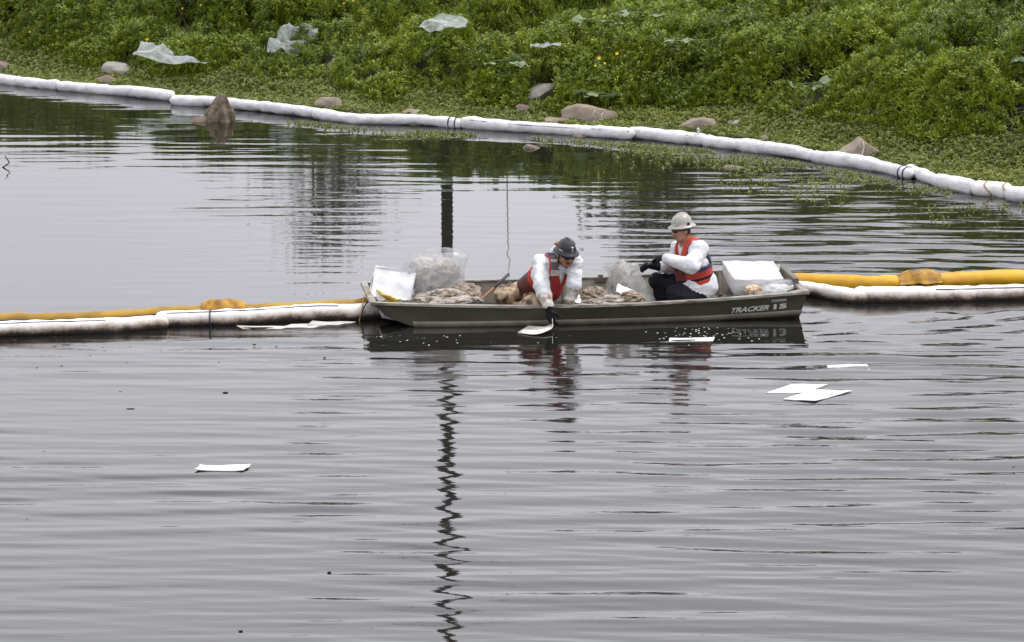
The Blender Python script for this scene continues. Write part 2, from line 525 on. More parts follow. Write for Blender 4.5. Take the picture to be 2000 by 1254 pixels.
tall = [shoot('s', 100 + k, 15 + k % 3, 0.088 + 0.012 * (k % 3), 0.025, 0.11, M_LEAF) for k in range(5)] + [shoot('s', 120, 9, 0.24, 0.010, 0.10, M_LEAF, 0.003, (0.7, 1.4)), shoot('s', 121, 3, 0.05, 0.012, 0.30, mat('dead_stalk', (0.20, 0.15, 0.085), 0.9), 0.0035, (0.6, 1.2))]
low = [shoot('s', 200 + k, 9, 0.042, 0.021, 0.045, M_LOW, 0.002, (0.0, 1.0)) for k in range(4)]
x, y, q = cover_points(142000, 'tall')
vh = veg_h(x, y)
keep = (vh > 0.10) & (np.random.default_rng(1).random(len(x)) < np.where(q > 8.5, 0.7, 1.0))
m_ = 0.5 + 0.5 * fbm(np.c_[x, y], 0.95, 21, 2) + 0.08 * noise(np.c_[x, y], 3.1, 37)
keep &= np.random.default_rng(2).random(len(x)) < np.interp(m_, [0.30, 0.42, 0.5], [0.22, 0.6, 1.0])
keep &= clear_of_rocks(x, y)
x, y, q, vh = x[keep], y[keep], q[keep], vh[keep]
depth = np.where(rng.random(len(x)) < 0.6, rng.random(len(x)) * 0.3, rng.random(len(x)) * 0.85)
e_ = 0.06
nx_ = -(canopy_z(x + e_, y) - canopy_z(x - e_, y)) / (2 * e_); ny_ = -(canopy_z(x, y + e_) - canopy_z(x, y - e_)) / (2 * e_)
z = ground_z(x, y) + np.maximum(vh * (1 - depth), 0.03)
rot = np.c_[np.clip(-ny_ * 0.45, -0.7, 0.7) + rng.normal(0, 0.30, len(x)), np.clip(nx_ * 0.45, -0.7, 0.7) + rng.normal(0, 0.30, len(x)), rng.uniform(0, 6.28, len(x))]
tintv = np.clip(0.30 + 0.35 * fbm(np.c_[x, y], 0.6, 61, 3) + 0.10 * np.interp(x, [-9, -2, 4, 9], [-1.2, -0.2, 0.5, 0.3]), 0, 0.75)
scatter('ground_cover', np.c_[x, y, z], rot, rng.uniform(0.7, 1.2, len(x)), np.where(rng.random(len(x)) < 0.96, rng.integers(0, 5, len(x)), np.where(rng.random(len(x)) < 0.75, 5, 6)), tintv, tall,
        'dense green leafy water primrose covering the bank', 'ground cover')
x, y, q = cover_points(90000, 'low')
w0 = np.interp(x, [-9, -4, 0, 4, 7], [1.1, 1.0, 0.55, 0.9, 1.7])
keep = (q < w0 + 0.5 + 0.25 * rng.normal(size=len(x))) & (noise(np.c_[x, y], 1.6, 71) + 0.8 * rng.random(len(x)) > -0.4)
keep &= clear_of_rocks(x, y, 0.35)
x, y, q = x[keep], y[keep], q[keep]
z = np.maximum(ground_z(x, y), 0.0) + 0.02 + 0.05 * rng.random(len(x))
rot = np.c_[rng.normal(0, 0.35, (len(x), 2)), rng.uniform(0, 6.28, len(x))]
scatter('creeping_weed', np.c_[x, y, z], rot, rng.uniform(0.7, 1.35, len(x)), rng.integers(0, 4, len(x)),
        np.clip(0.3 + 0.4 * fbm(np.c_[x, y], 1.2, 81, 3), 0, 0.8), low, 'low olive green creeping weed along the waterline', 'weeds')
# sprouts standing in the water on the open side of the far boom
n = 9000
px = rng.uniform(560, 2050, n)
bx = np.interp(px, [0, 330, 700, 1000, 1370, 1600, 1780, 2000, 2100], [177, 211, 250, 266, 292, 325, 360, 400, 425])
off = rng.exponential(1.0, n) * np.interp(px, [560, 800, 1000, 1200, 1350, 1500, 1650, 1800, 2050], [4, 7, 3, 8, 22, 34, 32, 18, 10])
dens = np.interp(px, [560, 640, 700, 850, 880, 960, 1160, 1200, 1350, 1700, 1800, 2050], [.1, .35, .2, .55, .3, .06, .15, .5, .8, 1, .6, .35])
keep = (rng.random(n) < dens) & (off < 75)
P = np.array([on_z(a, b) for a, b in zip(px[keep], (bx + off)[keep])])
P = P[noise(P[:, :2], 1.3, 91) + rng.normal(0, 0.35, len(P)) > -0.1]
rot = np.c_[rng.normal(0, 0.3, (len(P), 2)), rng.uniform(0, 6.28, len(P))]
P[:, 2] = 0.015
scatter('floating_weed', P, rot, rng.uniform(0.5, 1.15, len(P)), rng.integers(0, 4, len(P)), rng.uniform(0, 0.6, len(P)),
        [shoot('s', 300 + k, 7, 0.042, 0.022, 0.07, M_LOW, 0.003, (0.1, 1.1)) for k in range(4)],
        'sparse weed sprouts standing in the water before the far boom', 'weeds')
# ================================================================== booms
m_boom = mat('white_boom_fabric', (0.64, 0.64, 0.66), 0.85, (0.50, 0.495, 0.50), 8.0, 0.45, 0.72, bump=0.9, bscale=11)
m_rope_blue = mat('navy_rope', (0.02, 0.022, 0.06), 0.8)
m_rope_tan = mat('tan_rope', (0.35, 0.27, 0.17), 0.9)

def oily_boom_material():
    """white sock with an oil tide mark above the water and smears"""
    m = bpy.data.materials.new('oily_boom_fabric'); m.use_nodes = True
    n, l = m.node_tree.nodes, m.node_tree.links
    p = n['Principled BSDF']; p.inputs['Roughness'].default_value = 0.8
    tc = n.new('ShaderNodeTexCoord'); sp = n.new('ShaderNodeSeparateXYZ'); l.new(tc.outputs['Object'], sp.inputs[0])
    t = n.new('ShaderNodeTexNoise'); t.inputs['Scale'].default_value = 5.0; t.inputs['Detail'].default_value = 9; t.inputs['Roughness'].default_value = 0.72
    l.new(tc.outputs['Object'], t.inputs['Vector'])
    t2 = n.new('ShaderNodeTexNoise'); t2.inputs['Scale'].default_value = 55; t2.inputs['Detail'].default_value = 3
    l.new(tc.outputs['Object'], t2.inputs['Vector'])
    a = n.new('ShaderNodeMath'); a.operation = 'MULTIPLY_ADD'          # height + noise
    l.new(t.outputs['Fac'], a.inputs[0]); a.inputs[1].default_value = -0.16; l.new(sp.outputs['Z'], a.inputs[2])
    b = n.new('ShaderNodeMath'); b.operation = 'MULTIPLY_ADD'
    l.new(t2.outputs['Fac'], b.inputs[0]); b.inputs[1].default_value = -0.04; l.new(a.outputs[0], b.inputs[2])
    r = n.new('ShaderNodeValToRGB'); l.new(b.outputs[0], r.inputs['Fac'])
    mr = n.new('ShaderNodeMapRange'); mr.inputs['From Min'].default_value = -0.115; mr.inputs['From Max'].default_value = 0.105
    l.new(b.outputs[0], mr.inputs['Value']); l.new(mr.outputs[0], r.inputs['Fac'])
    e = r.color_ramp.elements
    e[0].position = 0.12; e[0].color = (0.012, 0.009, 0.007, 1)
    e[1].position = 0.72; e[1].color = (0.72, 0.71, 0.70, 1)
    for pos, col in ((0.24, (0.05, 0.035, 0.026, 1)), (0.36, (0.26, 0.20, 0.155, 1)), (0.5, (0.52, 0.47, 0.43, 1))):
        k = e.new(pos); k.color = col
    l.new(r.outputs[0], p.inputs['Base Color'])
    bp = n.new('ShaderNodeBump'); bp.inputs['Strength'].default_value = 0.4; bp.inputs['Distance'].default_value = 0.015
    l.new(t.outputs['Fac'], bp.inputs['Height']); l.new(bp.outputs[0], p.inputs['Normal'])
    return m
m_oily_boom = oily_boom_material()
m_yellow = mat('yellow_boom_vinyl', (0.62, 0.34, 0.008), 0.55, (0.46, 0.24, 0.012), 3.0, 0.4, 0.7, bump=0.25, bscale=12)
m_yellow_old = mat('weathered_yellow_vinyl', (0.36, 0.205, 0.010), 0.6, (0.22, 0.12, 0.014), 4.0, 0.4, 0.7, bump=0.25, bscale=12)
m_yellow_dirty = mat('dirty_yellow_fold', (0.42, 0.22, 0.015), 0.65, (0.17, 0.085, 0.02), 9.0, 0.4, 0.65, bump=0.4, bscale=16)

def sock(name, pts, rad, material, parent=None, seed=0, lump=0.10, n=18, ends=True, step=0.05):
    """soft stuffed tube: rounded ends, lumps, slight sag"""
    P0 = spline(pts, 400)
    L = np.r_[0, np.cumsum(np.linalg.norm(np.diff(P0, axis=0), axis=1))]
    m = max(12, int(L[-1] / step)); t = np.linspace(0, L[-1], m)
    P = np.c_[[np.interp(t, L, P0[:, k]) for k in range(3)]].T
    dist = np.minimum(t, L[-1] - t)
    r = np.full(m, rad, float)
    if ends: r *= np.sqrt(np.clip(1 - (1 - np.clip(dist / (rad * 1.1), 0, 1)) ** 2, 0.03, 1))
    ln = noise(np.c_[t, np.full(m, seed * 7.7)], 1.3, seed) * 0.9 + noise(np.c_[t, np.full(m, seed * 3.3)], 3.6, seed + 5) * 0.6
    r *= 1 + lump * ln
    P[:, 2] += 0.016 * noise(np.c_[t, np.full(m, 4.4)], 1.2, seed + 9)
    r *= 1 + 0.018 * (1 - 2 * abs(noise(np.c_[t, np.full(m, seed * 1.3)], 9.0, seed + 15)))
    P[:, 1] += (0.05 * noise(np.c_[t, np.full(m, 2.2)], 0.9, seed + 19) + 0.02 * noise(np.c_[t, np.full(m, 2.2)], 2.5, seed + 21)) * (1 if material is not m_oily_boom else 0.4)
    V, F = tube_data(P, r, n)
    V = V + 0.010 * (1 - 2 * abs(fbm(V, 6.0, seed + 40, 2)))[:, None] * np.array([0.1, 0.6, 0.8]) + 0.007 * fbm(V, 9, seed + 3, 2)[:, None] * np.array([0.3, 1, 1])
    return link(name, mesh(name, V, F), material, parent, True), P, r

far_pts = lambda arr, z: [on_z(px, py) + np.array([0, 0.0, z]) for px, py in arr]
# far boom: pixel stops of each sock along the waterline (centre of the sock is 6 cm up)
FAR = [((-140, 150), (-40, 157), (60, 170), (118, 176)), ((112, 176), (200, 184), (280, 192), (342, 197)),
       ((332, 203), (400, 207), (520, 219), (628, 232)), ((610, 232), (700, 241), (800, 244), (905, 251)),
       ((898, 250), (1000, 257), (1120, 264), (1240, 273)), ((1222, 270), (1300, 277), (1340, 281), (1384, 285)),
       ((1374, 283), (1430, 292), (1500, 301), (1592, 315)), ((1584, 313), (1660, 326), (1720, 336), (1782, 350)),
       ((1772, 340), (1800, 351), (1840, 366), (1906, 379)), ((1896, 378), (1925, 381), (1950, 383), (1976, 388)),
       ((1962, 391), (2010, 396), (2080, 406), (2180, 430))]
where = ['at the left edge beside the brown boulder', 'left of the draped stump, second from the left edge', 'passing behind the draped stump',
         'between the draped stump and the first navy tie', 'with navy rope, before the largest boulder',
         'short one ending at the small upright white flap', 'bumpy one right of the small upright white flap',
         'below the pointed boulder with a white streak', 'kinked one curving down right of the pointed boulder',
         'short fat one with tan stains near the right edge', 'last one running out at the right edge']
for k, (seg, w) in enumerate(zip(FAR, where)):
    b, P, r = sock('absorbent_boom', far_pts(seg, 0.068), [0.084, 0.085, 0.088, 0.087, 0.088, 0.088, 0.092, 0.094, 0.092, 0.112, 0.09][k], m_boom if k != 9 else
             mat('stained_boom_fabric', (0.76, 0.74, 0.72), 0.85, (0.5, 0.38, 0.26), 6.0, 0.56, 0.72, bump=0.35, bscale=22), seed=k + 1, lump=[.12, .14, .20, .14, .10, .20, .26, .18, .22, .2, .16][k])
    tag(b, 'white absorbent boom along the bank, ' + w, 'boom', 'far white boom line')
    up, toward = np.array([0, 0, 1.0]), np.array([0.1, -1.0, 0])
    if k in (4, 5, 6, 0):     # rope running along the front of the sock
        i0 = 0 if k != 0 else len(P) // 2
        rp = P[i0:] + np.outer(r[i0:], unit(up * 0.55 + toward * 0.85)) * 1.03
        tube('rope', rp[::3], 0.006, m_rope_blue, b, 5)
    if k in (3, 7):           # tie round the end
        for i in (len(P) - 5, len(P) - 3):
            a = np.linspace(0, 2 * math.pi, 18); tn = unit(P[i + 1] - P[i - 1]); s = unit(np.cross(tn, up)); u2 = np.cross(s, tn)
            tube('tie', P[i] + (np.cos(a)[:, None] * s + np.sin(a)[:, None] * u2) * r[i] * 1.06, 0.009, m_rope_blue, b, 5)
    if k == 5:
        i = len(P) - 4
        V, F = box_data((-0.012, -0.045, -0.1), (0.012, 0.045, 0.16), lambda v: v + P[i])
        bevel(link('end_flap', mesh('end_flap', V, F), m_boom, b), 0.01)
    if k == 9:
        for i in (len(P) // 3, len(P) * 3 // 4):
            a = np.linspace(0, 2 * math.pi, 18)
            tube('tie', P[i] + np.c_[0.05 * np.sin(2 * a), np.cos(a) * r[i] * 1.05, np.sin(a) * r[i] * 1.05], 0.011, m_rope_tan, b, 5)

# near boom line: yellow float behind, oily white sock in front; both pass behind the boat
def run(pxs, z):
    return [on_z(a, b) + np.array([0, 0, z]) for a, b in pxs]
wl_pts = run([(-260, 676), (-100, 664), (0, 657), (130, 652), (250, 646), (330, 640)], 0.045)
b, P, r = sock('oily_absorbent_boom', wl_pts, 0.098, m_oily_boom, seed=31, lump=0.05)
tag(b, 'oil-smeared white absorbent boom running in from the left edge', 'boom', 'near white boom line')
tube('rope', (P + np.outer(r, unit(np.array([0, -0.45, 0.9]))) * 1.03)[4:int(len(P) * 0.8):4], 0.006, m_rope_blue, b, 5)
wl2 = run([(298, 638), (380, 635), (470, 632), (600, 624), (742, 619)], 0.05) + [boat(0.5, 0.70, 0.03), boat(1.5, 0.76, 0.03), boat(2.6, 0.78, 0.03), boat(4.1, 0.77, 0.04), boat(4.72, 0.62, 0.05)] + run([(1660, 589), (1700, 590)], 0.05)
b, P, r = sock('oily_absorbent_boom', wl2, 0.1, m_oily_boom, seed=32, lump=0.06)
tag(b, 'oil-smeared white absorbent boom leading up to and behind the boat', 'boom', 'near white boom line')
i0, i1 = int(len(P) * 0.02), int(len(P) * 0.26)
tube('rope', (P + np.outer(r, unit(np.array([0, -0.45, 0.9]))) * 1.03)[i0:i1:4], 0.006, m_rope_blue, b, 5)
for px in (408,):
    i = int(np.argmin(abs(P[:, 0] - on_z(px, 635)[0]))); a = np.linspace(0, 2 * math.pi, 18)
    tube('tie', P[i] + np.c_[np.zeros(18), np.cos(a) * r[i] * 1.05, np.sin(a) * r[i] * 1.05], 0.008, m_rope_blue, b, 5)
wl3 = run([(1662, 589), (1740, 589), (1850, 587), (1960, 584), (2100, 580), (2300, 572)], 0.052)
b, P, r = sock('oily_absorbent_boom', wl3, 0.108, m_oily_boom, seed=33, lump=0.05)
tag(b, 'oil-smeared white absorbent boom running from the stern to the right edge', 'boom', 'near white boom line')
i0 = int(len(P) * 0.25)
tube('rope', (P + np.outer(r, unit(np.array([0, -0.6, 0.8]))) * 1.03)[i0::4], 0.006, m_rope_blue, b, 5)

def fold(P, i, s, parent, material, hgt=0.10, ln=0.26, dy=0.0):
    """slack fabric gathered over a joint between two floats"""
    tn = unit(P[i + 2] - P[i - 2]); sd = unit(np.cross(tn, (0, 0, 1))); nu, nv = 25, 20
    U = np.linspace(-1, 1, nu); A = np.linspace(0, 2 * math.pi, nv, endpoint=False); V = []
    for u in U:
        w = (1 - abs(u) ** 1.5)
        for a in A:
            rr = 0.100 + 0.012 * math.sin(3 * a + 5 * u) * w
            up = rr * math.sin(a) * (1 + hgt / 0.1 * 0.62 * max(0, w) * (0.5 + 0.5 * math.sin(a)))
            V.append(P[i] + tn * u * ln + sd * rr * math.cos(a) * (1 - 0.25 * w * max(0, math.sin(a))) + np.array([0, 0, up]))
    V = np.array(V); V += 0.008 * fbm(V, 14, s, 2)[:, None]
    return link('joint_fold', mesh('joint_fold', V, grid_faces(nu, nv).tolist() + [tuple(j * nv + k for j, k in ((u, nv - 1), (u, 0), (u + 1, 0), (u + 1, nv - 1))) for u in range(nu - 1)]), material, parent, True)

yl = run([(-260, 655), (-100, 644), (0, 638), (200, 630), (430, 621), (600, 613), (742, 606)], 0.062)
b, P, r = sock('containment_boom', yl, 0.070, m_yellow_old, seed=41, lump=0.035)
tag(b, 'weathered ochre yellow containment boom left of the boat', 'boom', 'yellow containment booms')
fold(P, int(np.argmin(abs(P[:, 0] - on_z(433, 621)[0]))), 3, b, m_yellow_dirty, 0.075, 0.23)
tube('rope', (P + np.outer(r, unit(np.array([0, -0.9, 0.2]))) * 1.02)[6::6], 0.005, m_rope_blue, b, 5)
yr = [boat(1.0, 0.93, 0.03), boat(2.2, 0.97, 0.03), boat(3.4, 0.98, 0.04), boat(4.3, 0.97, 0.05), boat(4.8, 0.92, 0.08)] + run([(1680, 573), (1790, 570), (1900, 564), (2000, 560), (2120, 556), (2300, 549)], 0.10)
b, P, r = sock('containment_boom', yr, 0.090, m_yellow, seed=42, lump=0.035)
tag(b, 'bright yellow containment boom right of the boat stern', 'boom', 'yellow containment booms')
fold(P, int(np.argmin(abs(P[:, 0] - on_z(1792, 570)[0]))), 4, b, m_yellow_dirty, 0.085, 0.24)

# ================================================================== boulders
def rock_mesh(name, size, seed, sharp=0.5):
    bm = bmesh.new(); bmesh.ops.create_icosphere(bm, subdivisions=4, radius=1.0)
    V = np.array([v.co[:] for v in bm.verts]); F = [[v.index for v in f.verts] for f in bm.faces]; bm.free()
    r = np.random.default_rng(seed)
    V = V * (1 + 0.22 * fbm(V, 1.1, seed, 3))[:, None]
    for k in range(14):                                   # broken planes
        n = unit(r.normal(size=3)); d = r.uniform(0.48, 0.85)
        h = V @ n - d; V = V - np.outer(np.clip(h, 0, None) * (0.55 + 0.4 * sharp), n)
    V = V * (1 + 0.07 * fbm(V, 4, seed + 2, 4) - 0.04 * np.clip(1 - 6 * abs(fbm(V, 1.6, seed + 6, 2)), 0, 1))[:, None]
    V = V - (V.max(0) + V.min(0)) / 2; V = V / V.max(0)
    return mesh(name, V * np.array(size), F)

m_rock = mat('tan_stone', (0.27, 0.225, 0.175), 0.9, (0.15, 0.12, 0.09), 3.5, 0.35, 0.7, bump=1.0, bscale=14, detail=8)
m_rock2 = mat('grey_stone', (0.29, 0.275, 0.25), 0.9, (0.16, 0.145, 0.125), 4.0, 0.35, 0.7, bump=1.0, bscale=14, detail=8)
m_rock3 = mat('dark_wet_stone', (0.15, 0.105, 0.075), 0.5, (0.09, 0.065, 0.05), 3.0, 0.35, 0.7, bump=0.6, bscale=12)
m_vein = mat('white_vein', (0.62, 0.58, 0.52), 0.8)
#        px, py(base), w px, h px, material, label
ROCKS = [(2, 136, 58, 30, m_rock3, 'dark brown boulder cut by the left edge of the bank', 'left'),
         (238, 138, 78, 24, m_rock2, 'grey pointed boulder just left of the wide plastic sheet', ''),
         (212, 164, 56, 28, m_rock3, 'dull brown half-buried stone below the grey pointed boulder', ''),
         (642, 212, 56, 26, m_rock, 'brown boulder behind the far boom right of the draped stump', ''),
         (808, 228, 56, 14, m_rock, 'flat brown stone just showing over the far boom', ''),
         (1058, 174, 62, 19, m_rock2, 'rounded grey boulder halfway up the leafy bank', ''),
         (1155, 240, 100, 42, m_rock, 'largest tan boulder with pale cracks behind the far boom', 'vein'),
         (1086, 243, 46, 14, m_rock, 'low tan stone at the foot of the largest boulder', ''),
         (1364, 253, 74, 24, m_rock, 'long low tan boulder right of the largest boulder', ''),
         (1438, 246, 30, 14, m_rock2, 'small pale stone in weeds beside the long low boulder', ''),
         (1492, 277, 24, 14, m_rock, 'small tan stone above the bumpy white boom', ''),
         (1687, 308, 88, 40, m_rock, 'pointed tan boulder with a white streak', 'streak'),
         (1040, 291, 36, 14, m_rock3, 'dark wet stone breaking the water below the far boom', 'water'),
         (1132, 268, 28, 10, m_rock3, 'small brown stone lying against the front of the boom', 'water'),
         (1432, 330, 42, 8, m_rock3, 'flat brown stone awash among floating weed', 'water'),
         (512, 170, 26, 12, m_rock2, 'tiny pale stone in weeds left of the brown boulder', ''),
         (1022, 222, 30, 20, m_rock3, 'dim brown stone in shade under leaves', '')]
for k, (px, py, w, h, m, lab, note) in enumerate(ROCKS):
    p = on_z(px, py)
    z = 0.0
    if note != 'water':
        p = sight_hit(px, py, lambda a, b: np.maximum(ground_z(a, b) + 0.5 * veg_h(a, b), 0.02)); z = p[2]
    sc = np.linalg.norm(p - np.array([0, -CAM_DIST, CAM_H])) / FOCAL_PX
    sx, sz = w * sc / 1.75, h * sc / 1.2
    if note == 'streak' : 
        bm = bmesh.new(); me = rock_mesh('boulder', (sx * 1.05, sx * 0.7, sz * 1.0), 900 + k, 0.9)
        V = np.array([v.co[:] for v in me.vertices]); V[:, 0] *= 1.15 - 0.55 * np.clip(V[:, 2] / sz, -0.2, 1); V[:, 2] *= 1.12
        me.vertices.foreach_set('co', V.astype(np.float32).ravel()); bm.free()
    else:
        me = rock_mesh('boulder', (sx, sx * 0.75, sz), 900 + k)
    me.update()
    o = link('boulder', me, m, smooth=True)
    o.location = (p[0], p[1] + sx * 0.55, max(z, 0) + sz * 0.02 - (0.07 if py < 180 else 0.0)); 
    if note == 'water': o.location.z = -sz * 0.25
    if note != 'streak': o.rotation_euler = (0, rng.normal(0, 0.12), rng.normal(0, 0.4))
    tag(o, lab, 'boulder', 'boulders on the bank')
    if note in ('streak', 'vein'):
        bpy.context.view_layer.update()
        cur = [[(-0.02, 0.9), (0.0, 0.55), (-0.06, 0.25), (-0.11, 0.0), (-0.16, -0.2)]] if note == 'streak' else \
              [[(0.2, 0.65), (0.13, 0.45), (0.22, 0.2), (0.10, 0.0), (0.14, -0.2)], [(0.47, 0.5), (0.40, 0.3), (0.46, 0.05), (0.38, -0.15)]]
        for path in cur:
            pts = []
            for u, v in spline([(a, b, 0) for a, b in path], 14)[:, :2]:
                hit, loc, nor, _ = o.ray_cast(Vector((u * sx, -5, v * sz)), Vector((0, 1, 0)))
                if hit: pts.append(np.array(loc + nor * 0.002))
            if len(pts) > 3:
                V, F = tube_data(pts, 0.007 if note == 'streak' else 0.0035, 5)
                c_ = bpy.data.objects.new('pale_vein', mesh('pale_vein', V, F)); c_.data.materials.append(m_vein); C.objects.link(c_); c_.parent = o

# ================================================================== litter on the bank
def bank_point(px, py, lift=0.0):
    return sight_hit(px, py, lambda a, b: canopy_z(a, b) + lift)
def film(name, rough=0.25, alpha=0.6, col=(0.80, 0.83, 0.86)):
    return mat(name, col, rough, translucent=0.45, alpha=alpha, bump=0.5, bscale=7, spec=0.6)
m_film = film('bank_plastic_film', 0.3, 0.58, (0.60, 0.64, 0.65))

def film_sheet(name, w, d, h, seed, outline, nu=54, nv=30):
    """crumpled sheet of plastic, w x d metres, folds up to h; outline(u)->(front, back) in -1..1"""
    U = np.linspace(-1, 1, nu); W = np.linspace(-1, 1, nv); V = []
    for u in U:
        f, b = outline(u)
        for v in W:
            V.append((u * w / 2, (f + (b - f) * (v + 1) / 2) * d / 2, 0))
    V = np.array(V)
    q = V[:, :2] / max(w, d)
    ridge = 1 - abs(fbm(np.c_[q[:, 0] * 1.2, q[:, 1] * 2.2], 2.2, seed, 2, 0.3)) * 2.2
    V[:, 2] = h * (0.45 * ridge + 0.5 * fbm(q, 2.5, seed + 7, 2))
    V[:, 0] += 0.03 * w * fbm(q, 3, seed + 3, 1); V[:, 1] += 0.03 * d * fbm(q, 3, seed + 5, 1)
    return V, grid_faces(nu, nv)
def sheet_point(px, py):
    p = on_z(px, py, 0.5)
    return sight_hit(px, py, lambda a, b: canopy_z(a, b) + 0.10)
    gx_, gy_ = [g.ravel() for g in np.meshgrid(np.linspace(-0.5, 0.5, 11), np.linspace(-0.3, 0.3, 7))]
    for _ in range(20): p = 0.5 * p + 0.5 * on_z(px, py, float(np.percentile(canopy_z(p[0] + gx_, p[1] + gy_), 80)) + 0.03)
    return p
SHEETS = [(347, 114, 1.3, 0.95, 0.26, 11, lambda u: (-0.75 + 0.35 * u * u + 0.25 * max(0, u), 0.5 + 0.55 * u * u), 0.32, 'wide clear plastic sheet lying on the bank beside the grey boulder'),
          (575, 78, 0.76, 0.75, 0.26, 12, lambda u: (-0.9 + 0.5 * max(0, u), 0.1 + 0.8 * math.sqrt(max(0, 1 - (u - 0.35) ** 2 * 0.8))), 0.45, 'clear plastic bag slumped on the leaves, second from the left'),
          (858, 48, 0.80, 0.70, 0.20, 13, lambda u: (-0.8 + 0.5 * abs(u), -0.4 + 1.2 * math.sqrt(max(0, 1 - (u - 0.3) ** 2 * 0.85))), 0.45, 'pale plastic bag highest up the bank'),
          (1066, 89, 0.46, 0.30, 0.06, 14, lambda u: (-0.5 + 0.2 * math.sin(5 * u), 0.5 + 0.3 * math.cos(4 * u)), 0.2, 'small torn scrap of white plastic in the weeds')]
for px, py, w, d, h, sd_, ol, tilt, lab in SHEETS:
    V, F = film_sheet('s', w, d, h, sd_, ol)
    o = link('plastic_sheet', mesh('plastic_sheet', V, F), m_film, smooth=True)
    p = sheet_point(px, py); o.location = p; o.rotation_euler = (tilt, 0, R(-4))
    tag(o, lab, 'plastic', 'plastic litter on the bank')

# draped stump standing in the shallows before the boom
m_drape = mat('muddy_cloth', (0.20, 0.165, 0.115), 0.9, (0.09, 0.065, 0.042), 9.0, 0.35, 0.65, bump=0.9, bscale=25)
base = on_z(428, 236)
st = thing('draped_stump', 'muddy tan cloth draped over a stump at the far boom', 'stump', base)
nu, nv = 56, 22; V = []
for i in range(nu):
    a = 2 * math.pi * i / nu
    for j in range(nv):
        t = j / (nv - 1)
        rr = 0.19 * (1 - t) ** 1.5 * (1 - 0.2 * t) + 0.068 * math.sqrt(max(0, 1 - (max(t - 0.72, 0) / 0.28) ** 2)) * min(1, t * 3)
        rr *= 1 + (0.30 * math.sin(5 * a + 2 * t) + 0.20 * math.sin(11 * a + 1.3 + t)) * (1 - 0.5 * t)
        V.append(base + np.array([rr * math.cos(a) * 1.05 + 0.03 * t, rr * math.sin(a) * 0.8, -0.02 + 0.43 * t]))
V = np.array(V); V += 0.012 * fbm(V, 11, 5, 3)[:, None]
link('cloth', mesh('cloth', V, grid_faces(nu, nv, True)), m_drape, st, True)
V = base + np.array([-0.27, -0.02, 0]) + np.array([v.co[:] for v in rock_mesh('x', (0.17, 0.12, 0.07), 44).vertices])
bm = bmesh.new(); bmesh.ops.create_icosphere(bm, subdivisions=4, radius=1); F = [[v.index for v in f.verts] for f in bm.faces]; bm.free()
link('mud_heap', mesh('mud_heap', V, F), m_rock3, st, True)

# bent twig by the left edge
pt = on_z(8, 327)
tube_pts = [pt + np.array([-0.05, 0, -0.02]), pt + np.array([0.06, 0, 0.05]), pt + np.array([0.075, 0, 0.065]), pt + np.array([0.01, 0.01, 0.16])]
tag(tube('twig', tube_pts[:1] + tube_pts[1:], [0.009, 0.010, 0.010, 0.006], mat('dark_wood', (0.03, 0.022, 0.018), 0.8), n=6), 'dark bent twig poking from the water at the left edge', 'twig')

# broad pale leaves of gourd vines on the bank
M_BROAD = mat('gourd_leaf', (0.16, 0.21, 0.10), 0.55, (0.20, 0.26, 0.15), 5, translucent=0.2)
def broad_leaf(c, az, size, tilt):
    nR, nA = 3, 14; V = [c]; F = []
    d = np.array([math.cos(az), math.sin(az), 0]); s = np.array([-d[1], d[0], 0]); upv = np.array([0, 0, 1.0])
    d2 = d * math.cos(tilt) + upv * math.sin(tilt)
    for i in range(1, nR + 1):
        for j in range(nA):
            a = 2 * math.pi * j / nA; rr = size * i / nR * (1 + 0.18 * math.cos(5 * a)) * (0.75 + 0.25 * math.cos(a))
            V.append(c + d2 * rr * math.cos(a) + s * rr * math.sin(a) + upv * 0.12 * size * (i / nR) ** 2 * math.sin(3 * a))
    for j in range(nA): F.append((0, 1 + j, 1 + (j + 1) % nA))
    for i in range(nR - 1):
        for j in range(nA):
            a, b = 1 + i * nA + j, 1 + i * nA + (j + 1) % nA; F.append((a, a + nA, b + nA, b))
    return np.array(V), F
GOURD = [(1162, 190, 6, 'broad pale leaves of a vine above the largest boulder'), (1590, 172, 5, 'broad pale leaves of a vine in the right of the bank'),
         (1010, 132, 5, 'broad pale leaves of a vine left of the yellow flowers'), (1170, 54, 3, 'broad pale leaves of a vine near the top of the bank'),
         (1330, 82, 4, 'flat row of broad pale leaves right of the yellow flowers'), (1215, 32, 3, 'broad pale leaves of a vine at the very top of the bank'),
         (885, 98, 2, 'two broad pale leaves below the highest plastic bag'), (1990, 118, 3, 'broad pale leaves of a vine at the right edge of the bank')]
for px, py, nl, lab in GOURD:
    p = bank_point(px, py, 0.06)
    t = thing('broad_leaf_vine', lab, 'plant', p, 0, 'broad-leaved vines on the bank')
    parts = []
    for k in range(nl):
        c_ = p + np.array([rng.normal(0, 0.17), rng.normal(0, 0.1), rng.uniform(-0.01, 0.10)])
        V, F = broad_leaf(c_, rng.uniform(0, 6.28), rng.uniform(0.09, 0.14), rng.normal(0.2, 0.3))
        link('leaf', mesh('leaf', V, F), M_BROAD, t, True); parts.append(c_)
    tube('stem', spline([p + np.array([0, 0.05, -0.2])] + parts, 16), 0.006, mat('vine_stem', (0.1, 0.13, 0.05), 0.7), t, 5)

